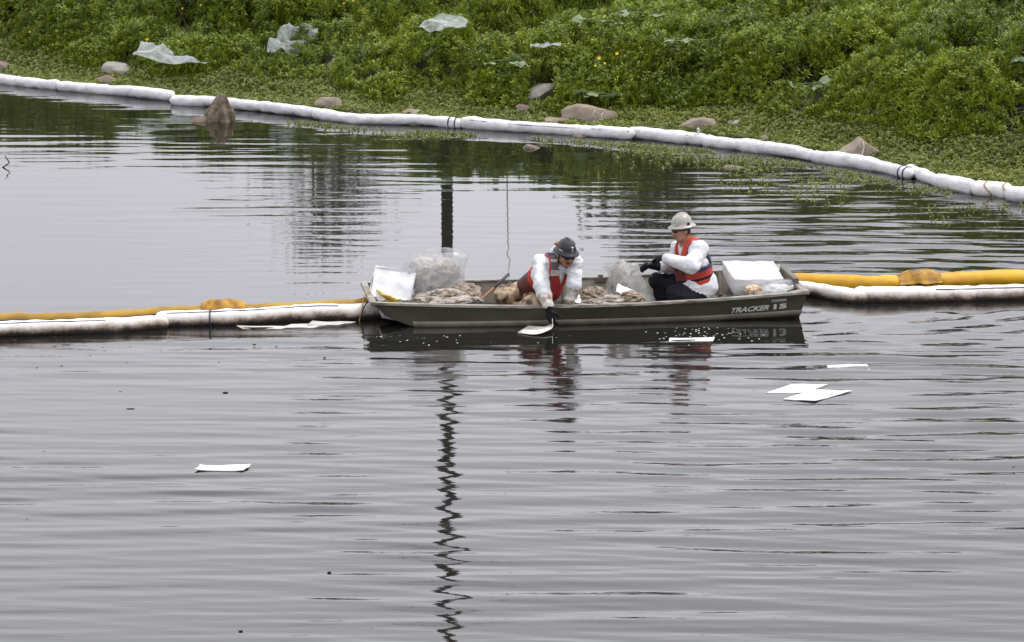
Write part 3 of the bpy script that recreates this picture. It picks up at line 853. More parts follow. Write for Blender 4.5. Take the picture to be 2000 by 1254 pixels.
M_PETAL = mat('yellow_petal', (0.80, 0.50, 0.01), 0.6, translucent=0.25)
FLOW = [(287, 79), (392, 12), (356, 18), (1170, 116), (1181, 125), (1205, 107), (1163, 130), (58, 64), (1181, 33), (672, 8), (690, 3)]
FLAB = ['single large yellow flower above the wide plastic sheet', 'yellow flower at the top edge of the bank, right one of a left pair',
        'yellow flower at the top edge of the bank, left one of a left pair', 'leftmost of the three bright yellow flowers close together', 'lowest of the three bright yellow flowers close together',
        'highest and rightmost of the three bright yellow flowers', 'faint yellow flower just below and left of the bright three', 'small yellow flower near the left edge of the bank',
        'small yellow flower beside the topmost broad leaves', 'lower of two yellow flowers at the top edge left of the highest bag', 'upper of two yellow flowers at the top edge left of the highest bag']
for k, (px, py) in enumerate(FLOW):
    p = bank_point(px, py, 0.07)
    t = thing('yellow_flower', FLAB[k], 'flower', p, 0, 'yellow flowers on the bank')
    for j in range(5):
        a = j * 2 * math.pi / 5 + k
        s = 0.022 if k in (0, 3, 5) else 0.015
        d = np.array([math.cos(a), math.sin(a), 0]); e2 = np.array([-d[1], d[0], 0]); tlt = np.array([0, -0.5, 0.5])
        V = p + np.array([[0, 0, 0], d * s + e2 * s * 0.5 + tlt * s * d[1] * -0.6, d * s * 1.25, d * s - e2 * s * 0.5]) + np.array([0, 0, 0.01])
        V[1:, 2] += 0.35 * s - V[1:, 1] * 0 + (V[1:, 1] - p[1]) * 0.7
        link('petal', mesh('petal', V, [(0, 3, 2, 1)]), M_PETAL, t)
    tube('stem', [p + np.array([0, 0, -0.15]), p], 0.003, mat('vine_stem', (0.1, 0.13, 0.05), 0.7), t, 4)
# ================================================================== the boat
m_hull = mat('olive_hull_paint', (0.088, 0.082, 0.058), 0.45, (0.062, 0.054, 0.038), 5.5, 0.40, 0.72, bump=0.12, bscale=7, spec=0.3, detail=9, stretch=(0.35, 1, 1.6))
m_inner = mat('grey_olive_interior', (0.135, 0.12, 0.088), 0.55, (0.09, 0.078, 0.056), 4.0, 0.4, 0.72, bump=0.1, bscale=8)
m_rail = mat('worn_gunwale', (0.36, 0.325, 0.28), 0.45, (0.13, 0.105, 0.09), 10.0, 0.42, 0.66, metal=0.3, bump=0.2, bscale=30, stretch=(0.5, 2, 2))
m_strake = mat('pale_chine_strake', (0.17, 0.16, 0.12), 0.45, (0.10, 0.09, 0.07), 5.0, 0.4, 0.7)
m_seat = mat('bare_aluminium_seat', (0.55, 0.55, 0.54), 0.38, (0.40, 0.37, 0.33), 5, 0.45, 0.75, metal=0.35)
m_letter = mat('white_decal', (0.72, 0.71, 0.68), 0.5)
m_black = mat('black_rubber', (0.012, 0.012, 0.013), 0.55)

BO = thing('jon_boat', 'olive flat-bottomed aluminium work boat carrying two people', 'boat', tuple(boat(2.26, 0, 0)), BOAT_YAW)
# stations: s(gunwale), half beam gunwale, z gunwale, s(chine), half beam chine, z chine
ST = np.array([[-0.06, 0.555, 0.265, 0.09, 0.51, 0.12], [0.12, 0.575, 0.258, 0.20, 0.53, 0.065], [0.28, 0.60, 0.254, 0.34, 0.55, 0.012], [0.55, 0.635, 0.246, 0.58, 0.575, -0.03],
               [1.0, 0.69, 0.234, 1.0, 0.605, -0.045], [1.6, 0.735, 0.222, 1.6, 0.625, -0.045], [2.2, 0.76, 0.22, 2.2, 0.63, -0.035],
               [2.8, 0.765, 0.228, 2.8, 0.63, -0.02], [3.4, 0.76, 0.245, 3.4, 0.63, 0.0], [4.0, 0.75, 0.272, 4.0, 0.63, 0.02], [4.52, 0.742, 0.302, 4.466, 0.625, 0.038]])
def stat(s):
    """interpolated station at gunwale position s"""
    return np.array([np.interp(s, ST[:, 0], ST[:, k]) for k in range(6)])
SS = np.r_[np.linspace(-0.06, 0.6, 13), np.linspace(0.7, 4.52, 44)]
def side_pt(s, f, side=-1, out=0.0):
    """point on the outer hull side: f=0 gunwale, 1 chine"""
    a = stat(s); top = boat(a[0], side * a[1], a[2]); bot = boat(a[3], side * a[4], a[5])
    n = side * BN * 0.95 - np.array([0, 0, 0.25])
    return top + (bot - top) * f + unit(n) * out
V, F = [], []
for s in SS:
    a = stat(s); b = max(a[5] - 0.045, -0.09) if s > 0.3 else a[5] - 0.01
    prof = [boat(a[0], -a[1], a[2]), boat((a[0] + a[3]) / 2, -(a[1] + a[4]) / 2, (a[2] + a[5]) / 2), boat(a[3], -a[4], a[5]),
            boat(a[3] + 0.05 * (s < 0.6), -a[4] + 0.05, b), boat(a[3] + 0.05 * (s < 0.6), a[4] - 0.05, b), boat(a[3], a[4], a[5]),
            boat((a[0] + a[3]) / 2, (a[1] + a[4]) / 2, (a[2] + a[5]) / 2), boat(a[0], a[1], a[2])]
    V += prof
F = grid_faces(len(SS), 8).tolist()
F = [(f[3], f[2], f[1], f[0]) for f in F]
k = len(SS) - 1
F += [tuple(k * 8 + j for j in q) for q in ((0, 1, 6, 7), (1, 2, 5, 6), (2, 3, 4, 5))]                     # transom
F += [(7, 6, 1, 0), (6, 5, 2, 1), (5, 4, 3, 2)]                         # bow plate
hull = link('hull', mesh('hull', V, F), [m_hull, m_inner], BO)
bm = bmesh.new(); bm.from_mesh(hull.data); bmesh.ops.recalc_face_normals(bm, faces=bm.faces)
c0 = Vector(boat(2.2, 0, 0.05)); 
f0 = max(bm.faces, key=lambda f: f.calc_area())
out = sum(1 if (f.calc_center_median() - c0).dot(f.normal) > 0 else -1 for f in bm.faces)
if out < 0: bmesh.ops.reverse_faces(bm, faces=bm.faces)
bm.to_mesh(hull.data); bm.free()
sol = hull.modifiers.new('plate', 'SOLIDIFY'); sol.thickness = 0.012; sol.offset = -1; sol.material_offset = 1; sol.material_offset_rim = 1
# gunwale rails: one each side plus transom and bow caps
for side in (-1, 1):
    pts = np.array([boat(stat(s)[0], side * (stat(s)[1] + 0.004), stat(s)[2]) for s in SS])
    W = []
    for p in pts:
        o2 = side * BN
        W += [p + o2 * 0.022 + np.array([0, 0, -0.022]), p + o2 * 0.022 + np.array([0, 0, 0.010]), p - o2 * 0.034 + np.array([0, 0, 0.010]), p - o2 * 0.034 + np.array([0, 0, -0.016])]
    FF = []
    for i in range(len(pts) - 1):
        for j in range(4):
            q4 = (i * 4 + j, i * 4 + (j + 1) % 4, (i + 1) * 4 + (j + 1) % 4, (i + 1) * 4 + j); FF.append(q4 if side > 0 else q4[::-1])
    FF += [(3, 2, 1, 0), tuple(4 * (len(pts) - 1) + j for j in range(4))]
    bevel(link('gunwale', mesh('gunwale', W, FF), m_rail, BO), 0.006)
for s, hb, z, nm, d0 in ((-0.06, 0.555, 0.265, 'bow_cap', 0.055), (4.52, 0.742, 0.302, 'transom_cap', -0.06)):
    A = [boat(s + d, t, z + h) for t in (-hb - 0.024, hb + 0.024) for d, h in ((-0.012 * np.sign(d0), -0.03), (-0.012 * np.sign(d0), 0.0125), (d0, 0.0125), (d0, -0.02))]
    bevel(link(nm, mesh(nm, A, [(0, 1, 2, 3), (7, 6, 5, 4), (0, 4, 5, 1), (1, 5, 6, 2), (2, 6, 7, 3), (3, 7, 4, 0)]), m_rail, BO), 0.005)
# transom: raised motor board in the middle and corner brackets
V, F = merge([box_data((-0.055, -0.36, -0.15), (0.004, 0.36, 0.075), lambda v: np.array([boat(4.50 + a, b, 0.30 + c_) for a, b, c_ in v]))])
bevel(link('motor_board', mesh('motor_board', V, F), m_inner, BO), 0.008)
for side in (-1, 1):
    A = [boat(4.52, side * 0.735, 0.315), boat(4.30, side * 0.738, 0.302), boat(4.51, side * 0.60, 0.315), boat(4.52, side * 0.735, 0.300), boat(4.30, side * 0.738, 0.287), boat(4.51, side * 0.60, 0.300)]
    link('corner_bracket', mesh('corner_bracket', A, [(0, 1, 2), (5, 4, 3), (0, 3, 4, 1), (1, 4, 5, 2), (2, 5, 3, 0)]), m_rail, BO)
# pale strake along the chine
for side in (-1, 1):
    W = []; s2 = [s for s in SS if s > 0.30]
    for s in s2:
        a = stat(s); fz = lambda z: (a[2] - z) / (a[2] - a[5]); zt = max(0.058, a[5] + 0.056)
        W += [side_pt(s, fz(zt), side, 0.003), side_pt(s, fz(zt - 0.008), side, 0.014), side_pt(s, fz(max(zt - 0.056, a[5])), side, 0.018), side_pt(s, fz(max(zt - 0.064, a[5] - 0.004)), side, 0.002)]
    FF = grid_faces(len(s2), 4); FF = FF if side > 0 else FF[:, ::-1]
    link('chine_strake', mesh('chine_strake', W, FF), m_strake, BO)
    W = []
    for s in SS[2:-1]: W += [side_pt(s, 0.13, side, 0.002), side_pt(s, 0.15, side, 0.009), side_pt(s, 0.19, side, 0.002)]
    FF = grid_faces(len(SS) - 3, 3); FF = FF if side > 0 else FF[:, ::-1]
    link('pressed_rib', mesh('pressed_rib', W, FF), m_hull, BO)
# floor, benches, ribs
fl = [boat(s, t, max(stat(s)[5] - 0.02, -0.06)) for s in (0.45, 1.2, 2.2, 3.2, 4.44) for t in (-0.55, 0.55)]
link('floor', mesh('floor', fl, [(2 * i, 2 * i + 2, 2 * i + 3, 2 * i + 1) for i in range(4)]), m_inner, BO)
for s0, s1, zt in ((0.06, 0.62, 0.15), (3.28, 3.62, 0.135), (3.98, 4.42, 0.16)):
    A = []
    for s, top in ((s0, zt), (s1, zt)):
        a = stat(s); hb = a[4] + (a[1] - a[4]) * (top - a[5]) / (a[2] - a[5]) - 0.03
        A += [boat(s, -hb, top), boat(s, hb, top), boat(s, -a[4] + 0.06, max(a[5], -0.03)), boat(s, a[4] - 0.06, max(a[5], -0.03))]
    bevel(link('bench_seat', mesh('bench_seat', A, [(0, 4, 5, 1), (4, 6, 7, 5), (0, 1, 3, 2), (0, 2, 6, 4), (1, 5, 7, 3)]), m_seat, BO), 0.01)
for s in (0.95, 1.55, 2.15, 2.75, 3.85):
    W = []
    for f in np.linspace(0.06, 0.98, 8):
        a = side_pt(s - 0.025, f, 1, -0.013); b = side_pt(s + 0.025, f, 1, -0.013); inn = -BN * 0.022
        W += [a, a + inn, b + inn, b]
    link('side_rib', mesh('side_rib', W, grid_faces(8, 4)), m_inner, BO)
parts = []
for s in np.arange(0.35, 4.5, 0.09):
    for f in (0.07, 0.24):
        q = side_pt(s, f, -1, 0.0); parts.append(tube_data([q, q + unit(-BN - np.array([0, 0, 0.25])) * 0.004], [0.0055, 0.003], 6))
V, F = merge(parts); tag(link('rivet_heads', mesh('rivet_heads', V, F), m_hull, BO), kind='stuff')
# oarlock socket on the far side and rivet heads along the near rib
V, F = merge([tube_data([boat(2.55, 0.735, 0.255), boat(2.55, 0.735, 0.19)], 0.028, 10), box_data((-0.06, -0.012, -0.035), (0.06, 0.012, 0.012), lambda v: np.array([boat(2.55 + a, 0.712 + b, 0.215 + c_) for a, b, c_ in v]))])
link('oarlock_socket', mesh('oarlock_socket', V, F), m_inner, BO)
# bow eye, carabiner and handle
a = np.linspace(0, 2 * math.pi, 16)
tube('bow_ring', np.array([boat(-0.02, -0.12, 0.19) + 0.032 * (math.cos(t) * BN + math.sin(t) * np.array([0, 0, 1])) for t in a]), 0.006, m_black, BO, 6)

def lettering(name, body, s0, f0, size, shear, sx, bold, rise=0.0):
    cu = bpy.data.curves.new(name, 'FONT'); cu.body = body; cu.size = size; cu.shear = shear; cu.offset = bold; cu.extrude = 0.0008; cu.resolution_u = 3
    tmp = bpy.data.objects.new(name, cu); C.objects.link(tmp)
    dg = bpy.context.evaluated_depsgraph_get()
    me = bpy.data.meshes.new_from_object(tmp.evaluated_get(dg)); bpy.data.objects.remove(tmp)
    V = np.array([v.co[:] for v in me.vertices]); V[:, 0] *= sx
    o = side_pt(s0, f0); ax = unit(side_pt(s0 + 0.5, f0) - o); upv = unit(side_pt(s0, f0 - 0.3) - o); upv = unit(upv - ax * (upv @ ax)); nn = np.cross(ax, upv)
    if nn @ BN > 0: nn = -nn
    W = o + np.outer(V[:, 0], ax) + np.outer(V[:, 1] + rise * V[:, 0], upv) + np.outer(V[:, 2] + 0.0045, nn)
    me.vertices.foreach_set('co', W.astype(np.float32).ravel()); me.update(); me.materials.clear()
    return link(name, me, m_letter, BO)
lettering('maker_lettering', 'TRACKER', 3.70, 0.70, 0.086, 0.38, 1.10, 0.0026, 0.02)
lettering('model_lettering', 'TOPPER', 4.14, 0.34, 0.044, 0.0, 1.05, 0.0006, 0.015)
lettering('number_lettering', '15', 4.15, 0.66, 0.082, 0.0, 2.1, 0.0036, 0.02)

# ================================================================== cargo
m_pad = mat('white_sorbent_pad', (0.72, 0.72, 0.73), 0.9, (0.62, 0.62, 0.63), 8, bump=0.25, bscale=60)
m_pad_oil = mat('oily_sorbent_pad', (0.42, 0.385, 0.34), 0.85, (0.13, 0.09, 0.055), 11.0, 0.42, 0.66, bump=1.0, bscale=40, detail=9)
m_pad_dirty = mat('brown_sorbent_pad', (0.33, 0.275, 0.21), 0.85, (0.08, 0.05, 0.028), 14.0, 0.42, 0.62, bump=1.0, bscale=40, detail=9)

def pad_data(c, ax, ay, w, d, curl=0.0, seed=0, amp=0.02, nu=14, nv=14, thick=0.006, twist=0.0):
    """one limp square pad, centre c, axes ax, ay"""
    ax = unit(ax); ay = unit(np.asarray(ay) - ax * (np.asarray(ay) @ ax)); nz = np.cross(ax, ay)
    U, W = np.meshgrid(np.linspace(-.5, .5, nu), np.linspace(-.5, .5, nv), indexing='ij'); U, W = U.ravel(), W.ravel()
    H = curl * (4 * U * U) + twist * U * W * 4 + amp * 2 * fbm(np.c_[U, W], 2.2, seed, 3)
    top = np.asarray(c) + np.outer(U * w, ax) + np.outer(W * d, ay) + np.outer(H, nz)
    bot = top - nz * thick; n = nu * nv; f = grid_faces(nu, nv).tolist()
    F = [tuple(q) for q in f] + [tuple(i + n for i in q[::-1]) for q in f]
    rim = [i * nv for i in range(nu)] + [(nu - 1) * nv + j for j in range(1, nv)] + [i * nv + nv - 1 for i in range(nu - 2, -1, -1)] + [j for j in range(nv - 2, 0, -1)]
    F += [(rim[i], rim[(i + 1) % len(rim)] , rim[(i + 1) % len(rim)] + n, rim[i] + n) for i in range(len(rim))]
    return np.vstack([top, bot]), F
def pad(label, c, ax, ay, w, d, m, group, **k):
    V, F = pad_data(c, ax, ay, w, d, **k)
    return tag(link('sorbent_pad', mesh('sorbent_pad', V, F), m, smooth=True), label, 'pad', group)

# clean pads stacked upright at the bow
zz = np.array([0, 0, 1.0])
for k in range(6):
    rs = rng.normal(0, 1, 3)
    c_ = (on_y(724, 522, 0.30) + on_y(800, 530, 0.22) + on_y(742, 574, 0.12) + on_y(806, 588, 0.05)) / 4 + BN * (0.035 * k - 0.04) + np.array([0.008 * k * rs[1], 0, 0.012 * rs[0]])
    ax_ = on_y(800, 530, 0.22) - on_y(724, 522, 0.30); ay_ = on_y(724, 522, 0.30) - on_y(744, 576, 0.12)
    pad('clean white sorbent pad stacked upright in the bow', c_, ax_ + np.array([0, 0, 0.02 * (k % 2)]), ay_ + 0.06 * BN * k + 0.03 * rs[0] * zz + ax_ * 0.05 * rs[1], 0.43 + 0.015 * rs[2], 0.34 + 0.012 * rs[1], m_pad, 'clean pads in the bow', curl=0.015, seed=60 + k, amp=0.012)

def crumple(label, c, rx, ry, rz, seed, m, name='sorbent_pad', cat='pad', group=None, sub=5, amp=0.36, squash=0.0):
    """a wadded pad: folded lump with creases"""
    bm = bmesh.new(); bmesh.ops.create_icosphere(bm, subdivisions=sub, radius=1.0)
    V = np.array([v.co[:] for v in bm.verts]); F = [[v.index for v in f.verts] for f in bm.faces]; bm.free()
    cre = 1 - 2.2 * abs(fbm(V + seed, 1.7, seed, 2)); fine = 1 - 2.4 * abs(fbm(V + seed, 4.2, seed + 4, 3))
    V = V * (1 + amp * cre * 0.65 + amp * 0.55 * fine)[:, None]
    V = V * np.array([rx, ry, rz])
    rot = np.array(Matrix.Rotation(seed * 1.7, 3, 'Z')); rot = np.array(Euler((0, 0, BOAT_YAW)).to_matrix())
    V = V @ rot.T + np.asarray(c)
    o = link(name, mesh(name, V, F), m, smooth=True)
    return tag(o, label, cat, group)
HEAP = [((868, 582), 0.02, 0.24, 0.13, 0.075), ((905, 576), 0.22, 0.17, 0.13, 0.10), ((835, 586), -0.02, 0.16, 0.12, 0.06), ((885, 590), -0.12, 0.26, 0.11, 0.05), ((918, 584), 0.05, 0.10, 0.11, 0.09)]
HL = ['long pale wad of oily pad at the front of the bow heap', 'brown wad of pad topping the right end of the bow heap', 'pale wad of pad at the left end of the bow heap', 'low pale wad along the gunwale in the bow heap', 'brown-specked wad at the far right of the bow heap beside the rake handle']
for k, ((px, py), y0, rx, ry, rz) in enumerate(HEAP):
    crumple(HL[k], on_y(px, py, y0), rx, ry, rz, 70 + k, m_pad_dirty if k in (1, 4) else m_pad_oil, group='oily pads in the bow heap')
HEAP2 = [((1160, 580), 0.15, 0.13, 0.13, 0.085), ((1200, 588), 0.05, 0.20, 0.12, 0.05), ((1228, 583), 0.10, 0.13, 0.12, 0.06), ((1170, 592), -0.02, 0.17, 0.10, 0.04)]
HL2 = ['tall brown wad of pad beside the leaning person', 'long pale wad of pad amidships along the gunwale', 'brown wad of pad at the foot of the bag amidships', 'low pale wad amidships nearest the leaning person']
for k, ((px, py), y0, rx, ry, rz) in enumerate(HEAP2):
    crumple(HL2[k], on_y(px, py, y0), rx, ry, rz, 80 + k, m_pad_dirty if k in (0, 2) else m_pad_oil, group='oily pads amidships')
pad('flat dirty white pad strip leaning across the midships heap', on_y(1225, 570, 0.12), np.array([1, 0, -0.45]), np.array([0.1, 1, 0.4]), 0.24, 0.16, m_pad, None, seed=90, amp=0.01)
pad('loose white scrap beside the leaning worker\'s hand', on_y(1127, 583, -0.05), np.array([0.8, 0, -0.45]), np.array([0, 1, 0.5]), 0.10, 0.14, m_pad, None, seed=91, amp=0.02)

# clear refuse bags
m_bag = film('clear_bag_film', 0.14, 0.48, (0.60, 0.61, 0.62))
m_bag2 = film('cloudy_bag_film', 0.16, 0.46, (0.55, 0.55, 0.54))
def bag(name, label, keys, seed, material, nA=72, nT=40, amp=0.06):
    """standing bag: keys are (px left, px right, py, depth y, half depth) rings from bottom to top, open at the top"""
    ks = np.array([[*(on_y((l + r) / 2, py, yy)), (r - l) / 2 * 36.6 / FOCAL_PX, hd] for l, r, py, yy, hd in keys])
    ks = spline(ks, nT); V = []
    for j in range(nT):
        c_, w, d = ks[j, :3], ks[j, 3], ks[j, 4]
        for i in range(nA):
            a = 2 * math.pi * i / nA; V.append(c_ + np.array([w * math.cos(a), d * math.sin(a), 0]))
    V = np.array(V); c_ = V.reshape(nT, nA, 3).mean(1).repeat(nA, 0); dr = V - c_
    cre = 1 - 2.4 * abs(fbm(V * np.array([1, 1, 0.7]), 5.0, seed, 2)); fine = 1 - 2 * abs(fbm(V, 13.0, seed + 4, 2))
    V = V + dr * (cre * amp * 2.4 + fine * amp * 0.35)[:, None] + np.c_[np.zeros(len(V)), np.zeros(len(V)), 0.03 * fbm(V, 6, seed + 8, 2)]
    me = mesh(name, V, np.array([[j * nA + i, j * nA + (i + 1) % nA, (j + 1) * nA + (i + 1) % nA, (j + 1) * nA + i] for j in range(nT - 1) for i in range(nA)]))
    return tag(link(name, me, material, smooth=True), label, 'bag', 'clear bags in the boat')
bag('refuse_bag', 'big clear plastic bag stuffed with oily pads at the bow', [(800, 880, 600, 0.30, 0.12), (782, 905, 575, 0.32, 0.2), (785, 900, 545, 0.34, 0.22), (790, 903, 520, 0.34, 0.21), (800, 908, 500, 0.34, 0.17), (806, 906, 492, 0.34, 0.13)], 7, m_bag)
crumple('left and lowest wad of used pads inside the big clear bag', on_y(836, 550, 0.34), 0.23, 0.16, 0.16, 101, m_pad_oil, group='pads inside the big clear bag', amp=0.24)
crumple('right-hand greyish wad of used pads inside the big clear bag', on_y(866, 530, 0.36), 0.15, 0.13, 0.13, 102, mat('grey_used_pad', (0.52, 0.485, 0.45), 0.9, (0.30, 0.25, 0.20), 5, 0.42, 0.7, bump=0.4, bscale=30), group='pads inside the big clear bag', amp=0.24)
crumple('topmost greyish wad of used pads inside the big clear bag', on_y(828, 522, 0.36), 0.13, 0.11, 0.09, 103, MATS['grey_used_pad'], group='pads inside the big clear bag', amp=0.24)
bag('refuse_bag', 'half-filled clear plastic bag standing between the two people', [(1190, 1282, 600, 0.35, 0.15), (1188, 1276, 580, 0.36, 0.18), (1190, 1268, 560, 0.38, 0.16), (1188, 1250, 540, 0.38, 0.12), (1178, 1244, 524, 0.38, 0.10), (1180, 1238, 516, 0.38, 0.08)], 23, m_bag2, amp=0.08)
crumple('pale folded pad inside the bag between the two people', on_y(1212, 548, 0.40), 0.085, 0.07, 0.17, 104, MATS['grey_used_pad'], group=None)
bag('refuse_bag', 'crumpled small clear bag lying by the stern bale', [(1460, 1480, 578, 0.42, 0.05), (1464, 1530, 570, 0.42, 0.12), (1480, 1556, 562, 0.46, 0.13), (1500, 1558, 553, 0.5, 0.10), (1530, 1558, 546, 0.55, 0.05)], 37, m_bag, amp=0.09)
crumple('rust-stained wad of pad beside the stern bale', on_y(1472, 568, 0.40), 0.075, 0.07, 0.05, 105, mat('rusty_pad', (0.66, 0.58, 0.48), 0.9, (0.38, 0.20, 0.07), 14, 0.45, 0.62, bump=0.4), group=None)
crumple('clean white wad half inside the small stern bag', on_y(1520, 566, 0.47), 0.14, 0.09, 0.05, 106, m_pad, group=None)

# wrapped bale of clean pads at the stern: soft box
nu = 22
G = np.linspace(-1, 1, nu); faces = []; V = []
bm = bmesh.new(); bmesh.ops.create_cube(bm, size=2.0); bmesh.ops.subdivide_edges(bm, edges=bm.edges, cuts=14, use_grid_fill=True)
V = np.array([v.co[:] for v in bm.verts]); F = [[v.index for v in f.verts] for f in bm.faces]; bm.free()
sph = V / np.linalg.norm(V, axis=1)[:, None]
V = V * 0.93 + sph * 0.10
V[:, 0] *= 1 + 0.05 * V[:, 2]; V[:, 2] += 0.16 * fbm(V, 1.1, 3, 2) - 0.10 * np.clip(V[:, 0], 0, 1) * (V[:, 1] < 0); V[:, 0] += 0.08 * V[:, 2] * fbm(V, 0.9, 4, 1)
V += 0.05 * (1 - 2 * abs(fbm(V, 2.4, 8, 2)))[:, None] * sph
V = V * np.array([0.262, 0.30, 0.105])
rot = np.array(Euler((R(8), R(2), BOAT_YAW)).to_matrix())
V = V @ rot.T + (on_y(1470, 545, 0.82))
bale = tag(link('wrapped_bale', mesh('wrapped_bale', V, F), mat('white_bale_wrap', (0.56, 0.56, 0.565), 0.7, (0.44, 0.33, 0.26), 4.0, 0.60, 0.8, bump=0.3, bscale=12), smooth=True), 'white plastic-wrapped bale of pads at the stern', 'bale')

# yellow mooring rope coiled at the bow, tail hanging to the water
m_yrope = mat('yellow_rope', (0.55, 0.40, 0.02), 0.65, (0.30, 0.20, 0.02), 20)
RP = thing('mooring_rope', 'yellow rope coiled in the bow with a tail hanging to the water', 'rope', on_y(750, 575, 0.1))
r2 = np.random.default_rng(4)
for k in range(9):
    A = [on_y(722 + 2 * k * 0.6, 566 + k * 0.4, 0.24), on_y(735 + k, 566 + k * 1.4, 0.12), on_y(748 + k * 1.5, 574 + k * 1.5, 0.05), on_y(764 + 2.6 * k, 583 + 0.6 * k, 0.03 - 0.01 * k), on_y(740 + 2 * k, 590, 0.10)]
    A = [a + r2.normal(0, 0.008, 3) for a in A]
    tube('strand', spline(A, 24), 0.0085, m_yrope, RP, 6)
tube('rope_tail', spline([on_y(728, 568, 0.12), on_y(714, 574, 0.05), on_y(709, 592, 0.03), on_y(706, 610, 0.02), on_y(701, 628, 0.02)], 30), 0.007, mat('old_rope', (0.40, 0.28, 0.08), 0.8), RP, 6)
tube('rope_tail', spline([boat(-0.02, -0.12, 0.19), on_y(716, 592, 0.02), on_y(709, 604, 0.02), on_y(704, 620, 0.01)], 24), 0.008, mat('tarred_rope', (0.09, 0.06, 0.03), 0.8), RP, 6)

# skimming rake: wooden handle, dark grip, diamond-mesh basket resting on the gunwale
RK = thing('skimming_rake', 'wooden-handled rake with a black mesh basket on the near gunwale', 'rake', on_y(930, 592, -0.12))
h0, h1 = on_y(934, 590, -0.10), on_y(994, 535, 0.35)
tube('handle', [h0, h0 + (h1 - h0) * 0.55], 0.014, mat('handle_wood', (0.36, 0.16, 0.075), 0.6, (0.24, 0.10, 0.05), 12), RK, 8)
tube('grip', [h0 + (h1 - h0) * 0.5, h1 - (h1 - h0) * 0.02, h1], [0.0165, 0.0165, 0.012], mat('dark_grip', (0.05, 0.045, 0.05), 0.6), RK, 8)
m_wire = mat('black_wire', (0.025, 0.023, 0.025), 0.5, metal=0.4)
E0 = on_y(868, 594, -0.30); EX = on_y(948, 598, -0.33) - E0; EY = np.array([0, 0.17, 0.035])
parts = []
for k in range(-5, 13):
    for sgn in (1, -1):
        pts = []
        for t in np.linspace(0, 1, 9):
            u = k / 12 + sgn * (t - 0.5) * 0.42 + 0.0
            taper = 1 - 0.35 * t
            if 0 <= u <= 1: pts.append(E0 + EX * (0.5 + (u - 0.5) * taper) + EY * t + np.array([0, 0, 0.012 - 0.03 * math.sin(math.pi * t)]))
        if len(pts) > 1: parts.append(tube_data(pts, 0.0032, 4))
V, F = merge(parts); tag(link('wire_mesh', mesh('wire_mesh', V, F), m_wire, RK), kind='stuff')
rim = [E0, E0 + EX, E0 + EX * 0.825 + EY, E0 + EX * 0.175 + EY, E0]
tube('basket_rim', np.array(rim), 0.006, m_wire, RK, 6)
# ================================================================== people: one smooth surface grown round a posed skeleton
class Body:
    def __init__(self): self.pr = []
    def cone(self, a, b, ra, rb, tag_, k=0.03, flat=None, part=None):
        """tapered limb; flat=(axis, factor) squeezes the cross-section along that axis"""
        self.pr.append(dict(t='c', a=np.array(a, float), b=np.array(b, float), ra=ra, rb=rb, tag=tag_, k=k, flat=flat, part=part)); return self
    def ell(self, c, r, M, tag_, k=0.02, part=None):
        self.pr.append(dict(t='e', c=np.array(c, float), r=np.array(r, float), M=np.array(M, float), tag=tag_, k=k, part=part)); return self
    @staticmethod
    def dist(p, P, grow=0.0):
        if p['t'] == 'c':
            ab = p['b'] - p['a']; X = P - p['a']
            if p['flat'] is not None:
                ax, f = p['flat']; ax = unit(np.asarray(ax) - unit(ab) * (np.asarray(ax) @ unit(ab))); X = X + np.outer(X @ ax * (1 / f - 1), ax)
            t = np.clip(X @ ab / (ab @ ab), 0, 1)
            return np.linalg.norm(X - np.outer(t, ab), axis=1) - (p['ra'] + (p['rb'] - p['ra']) * t) - grow
        X = (P - p['c']) @ p['M'].T; r = p['r'] + grow
        q = np.linalg.norm(X / r, axis=1)
        return (q - 1) * r.min() * np.clip(np.linalg.norm(X, axis=1) / (q * r.min() + 1e-9), 1, 3)
    def bounds(self, p, m):
        if p['t'] == 'c':
            rr = max(p['ra'], p['rb']) + m; return np.minimum(p['a'], p['b']) - rr, np.maximum(p['a'], p['b']) + rr
        rr = p['r'].max() + m; return p['c'] - rr, p['c'] + rr
    def field(self, h, prs, grow=0.0, wr=None):
        m = 0.05 + grow
        lo = np.min([self.bounds(p, m)[0] for p in prs], 0); hi = np.max([self.bounds(p, m)[1] for p in prs], 0)
        n = np.ceil((hi - lo) / h).astype(int) + 1
        Fd = np.full(n, 0.08); T = np.full(n, -1, np.int16); D = np.full(n, 9.0)
        for i, p in enumerate(prs):
            a, b = self.bounds(p, m)
            i0 = np.maximum(((a - lo) / h).astype(int), 0); i1 = np.minimum(((b - lo) / h).astype(int) + 2, n)
            g = np.stack(np.meshgrid(*[lo[k] + h * np.arange(i0[k], i1[k]) for k in range(3)], indexing='ij'), -1); sh = g.shape[:3]
            d = self.dist(p, g.reshape(-1, 3), grow).reshape(sh)
            sl = tuple(slice(i0[k], i1[k]) for k in range(3)); old = Fd[sl]; kk = p['k']
            hh = np.clip(0.5 + 0.5 * (old - d) / kk, 0, 1)
            Fd[sl] = old * (1 - hh) + d * hh - kk * hh * (1 - hh)
            better = d < D[sl]; D[sl] = np.where(better, d, D[sl]); T[sl] = np.where(better, i, T[sl])
        return Fd, T, lo
    def surface(self, h, prs=None, grow=0.0, wrinkle=None):
        prs = prs or self.pr
        Fd, T, lo = self.field(h, prs, grow)
        if wrinkle is not None: 
            n = Fd.shape; near = np.where(abs(Fd) < 0.03)
            P = lo + h * np.stack(near, 1); Fd[near] += wrinkle(P, T[near])
        V, Q = surface_nets(Fd, lo, h)
        gi = np.clip(np.round((V - lo) / h).astype(int), 0, np.array(Fd.shape) - 1)
        return V, Q, T[gi[:, 0], gi[:, 1], gi[:, 2]]

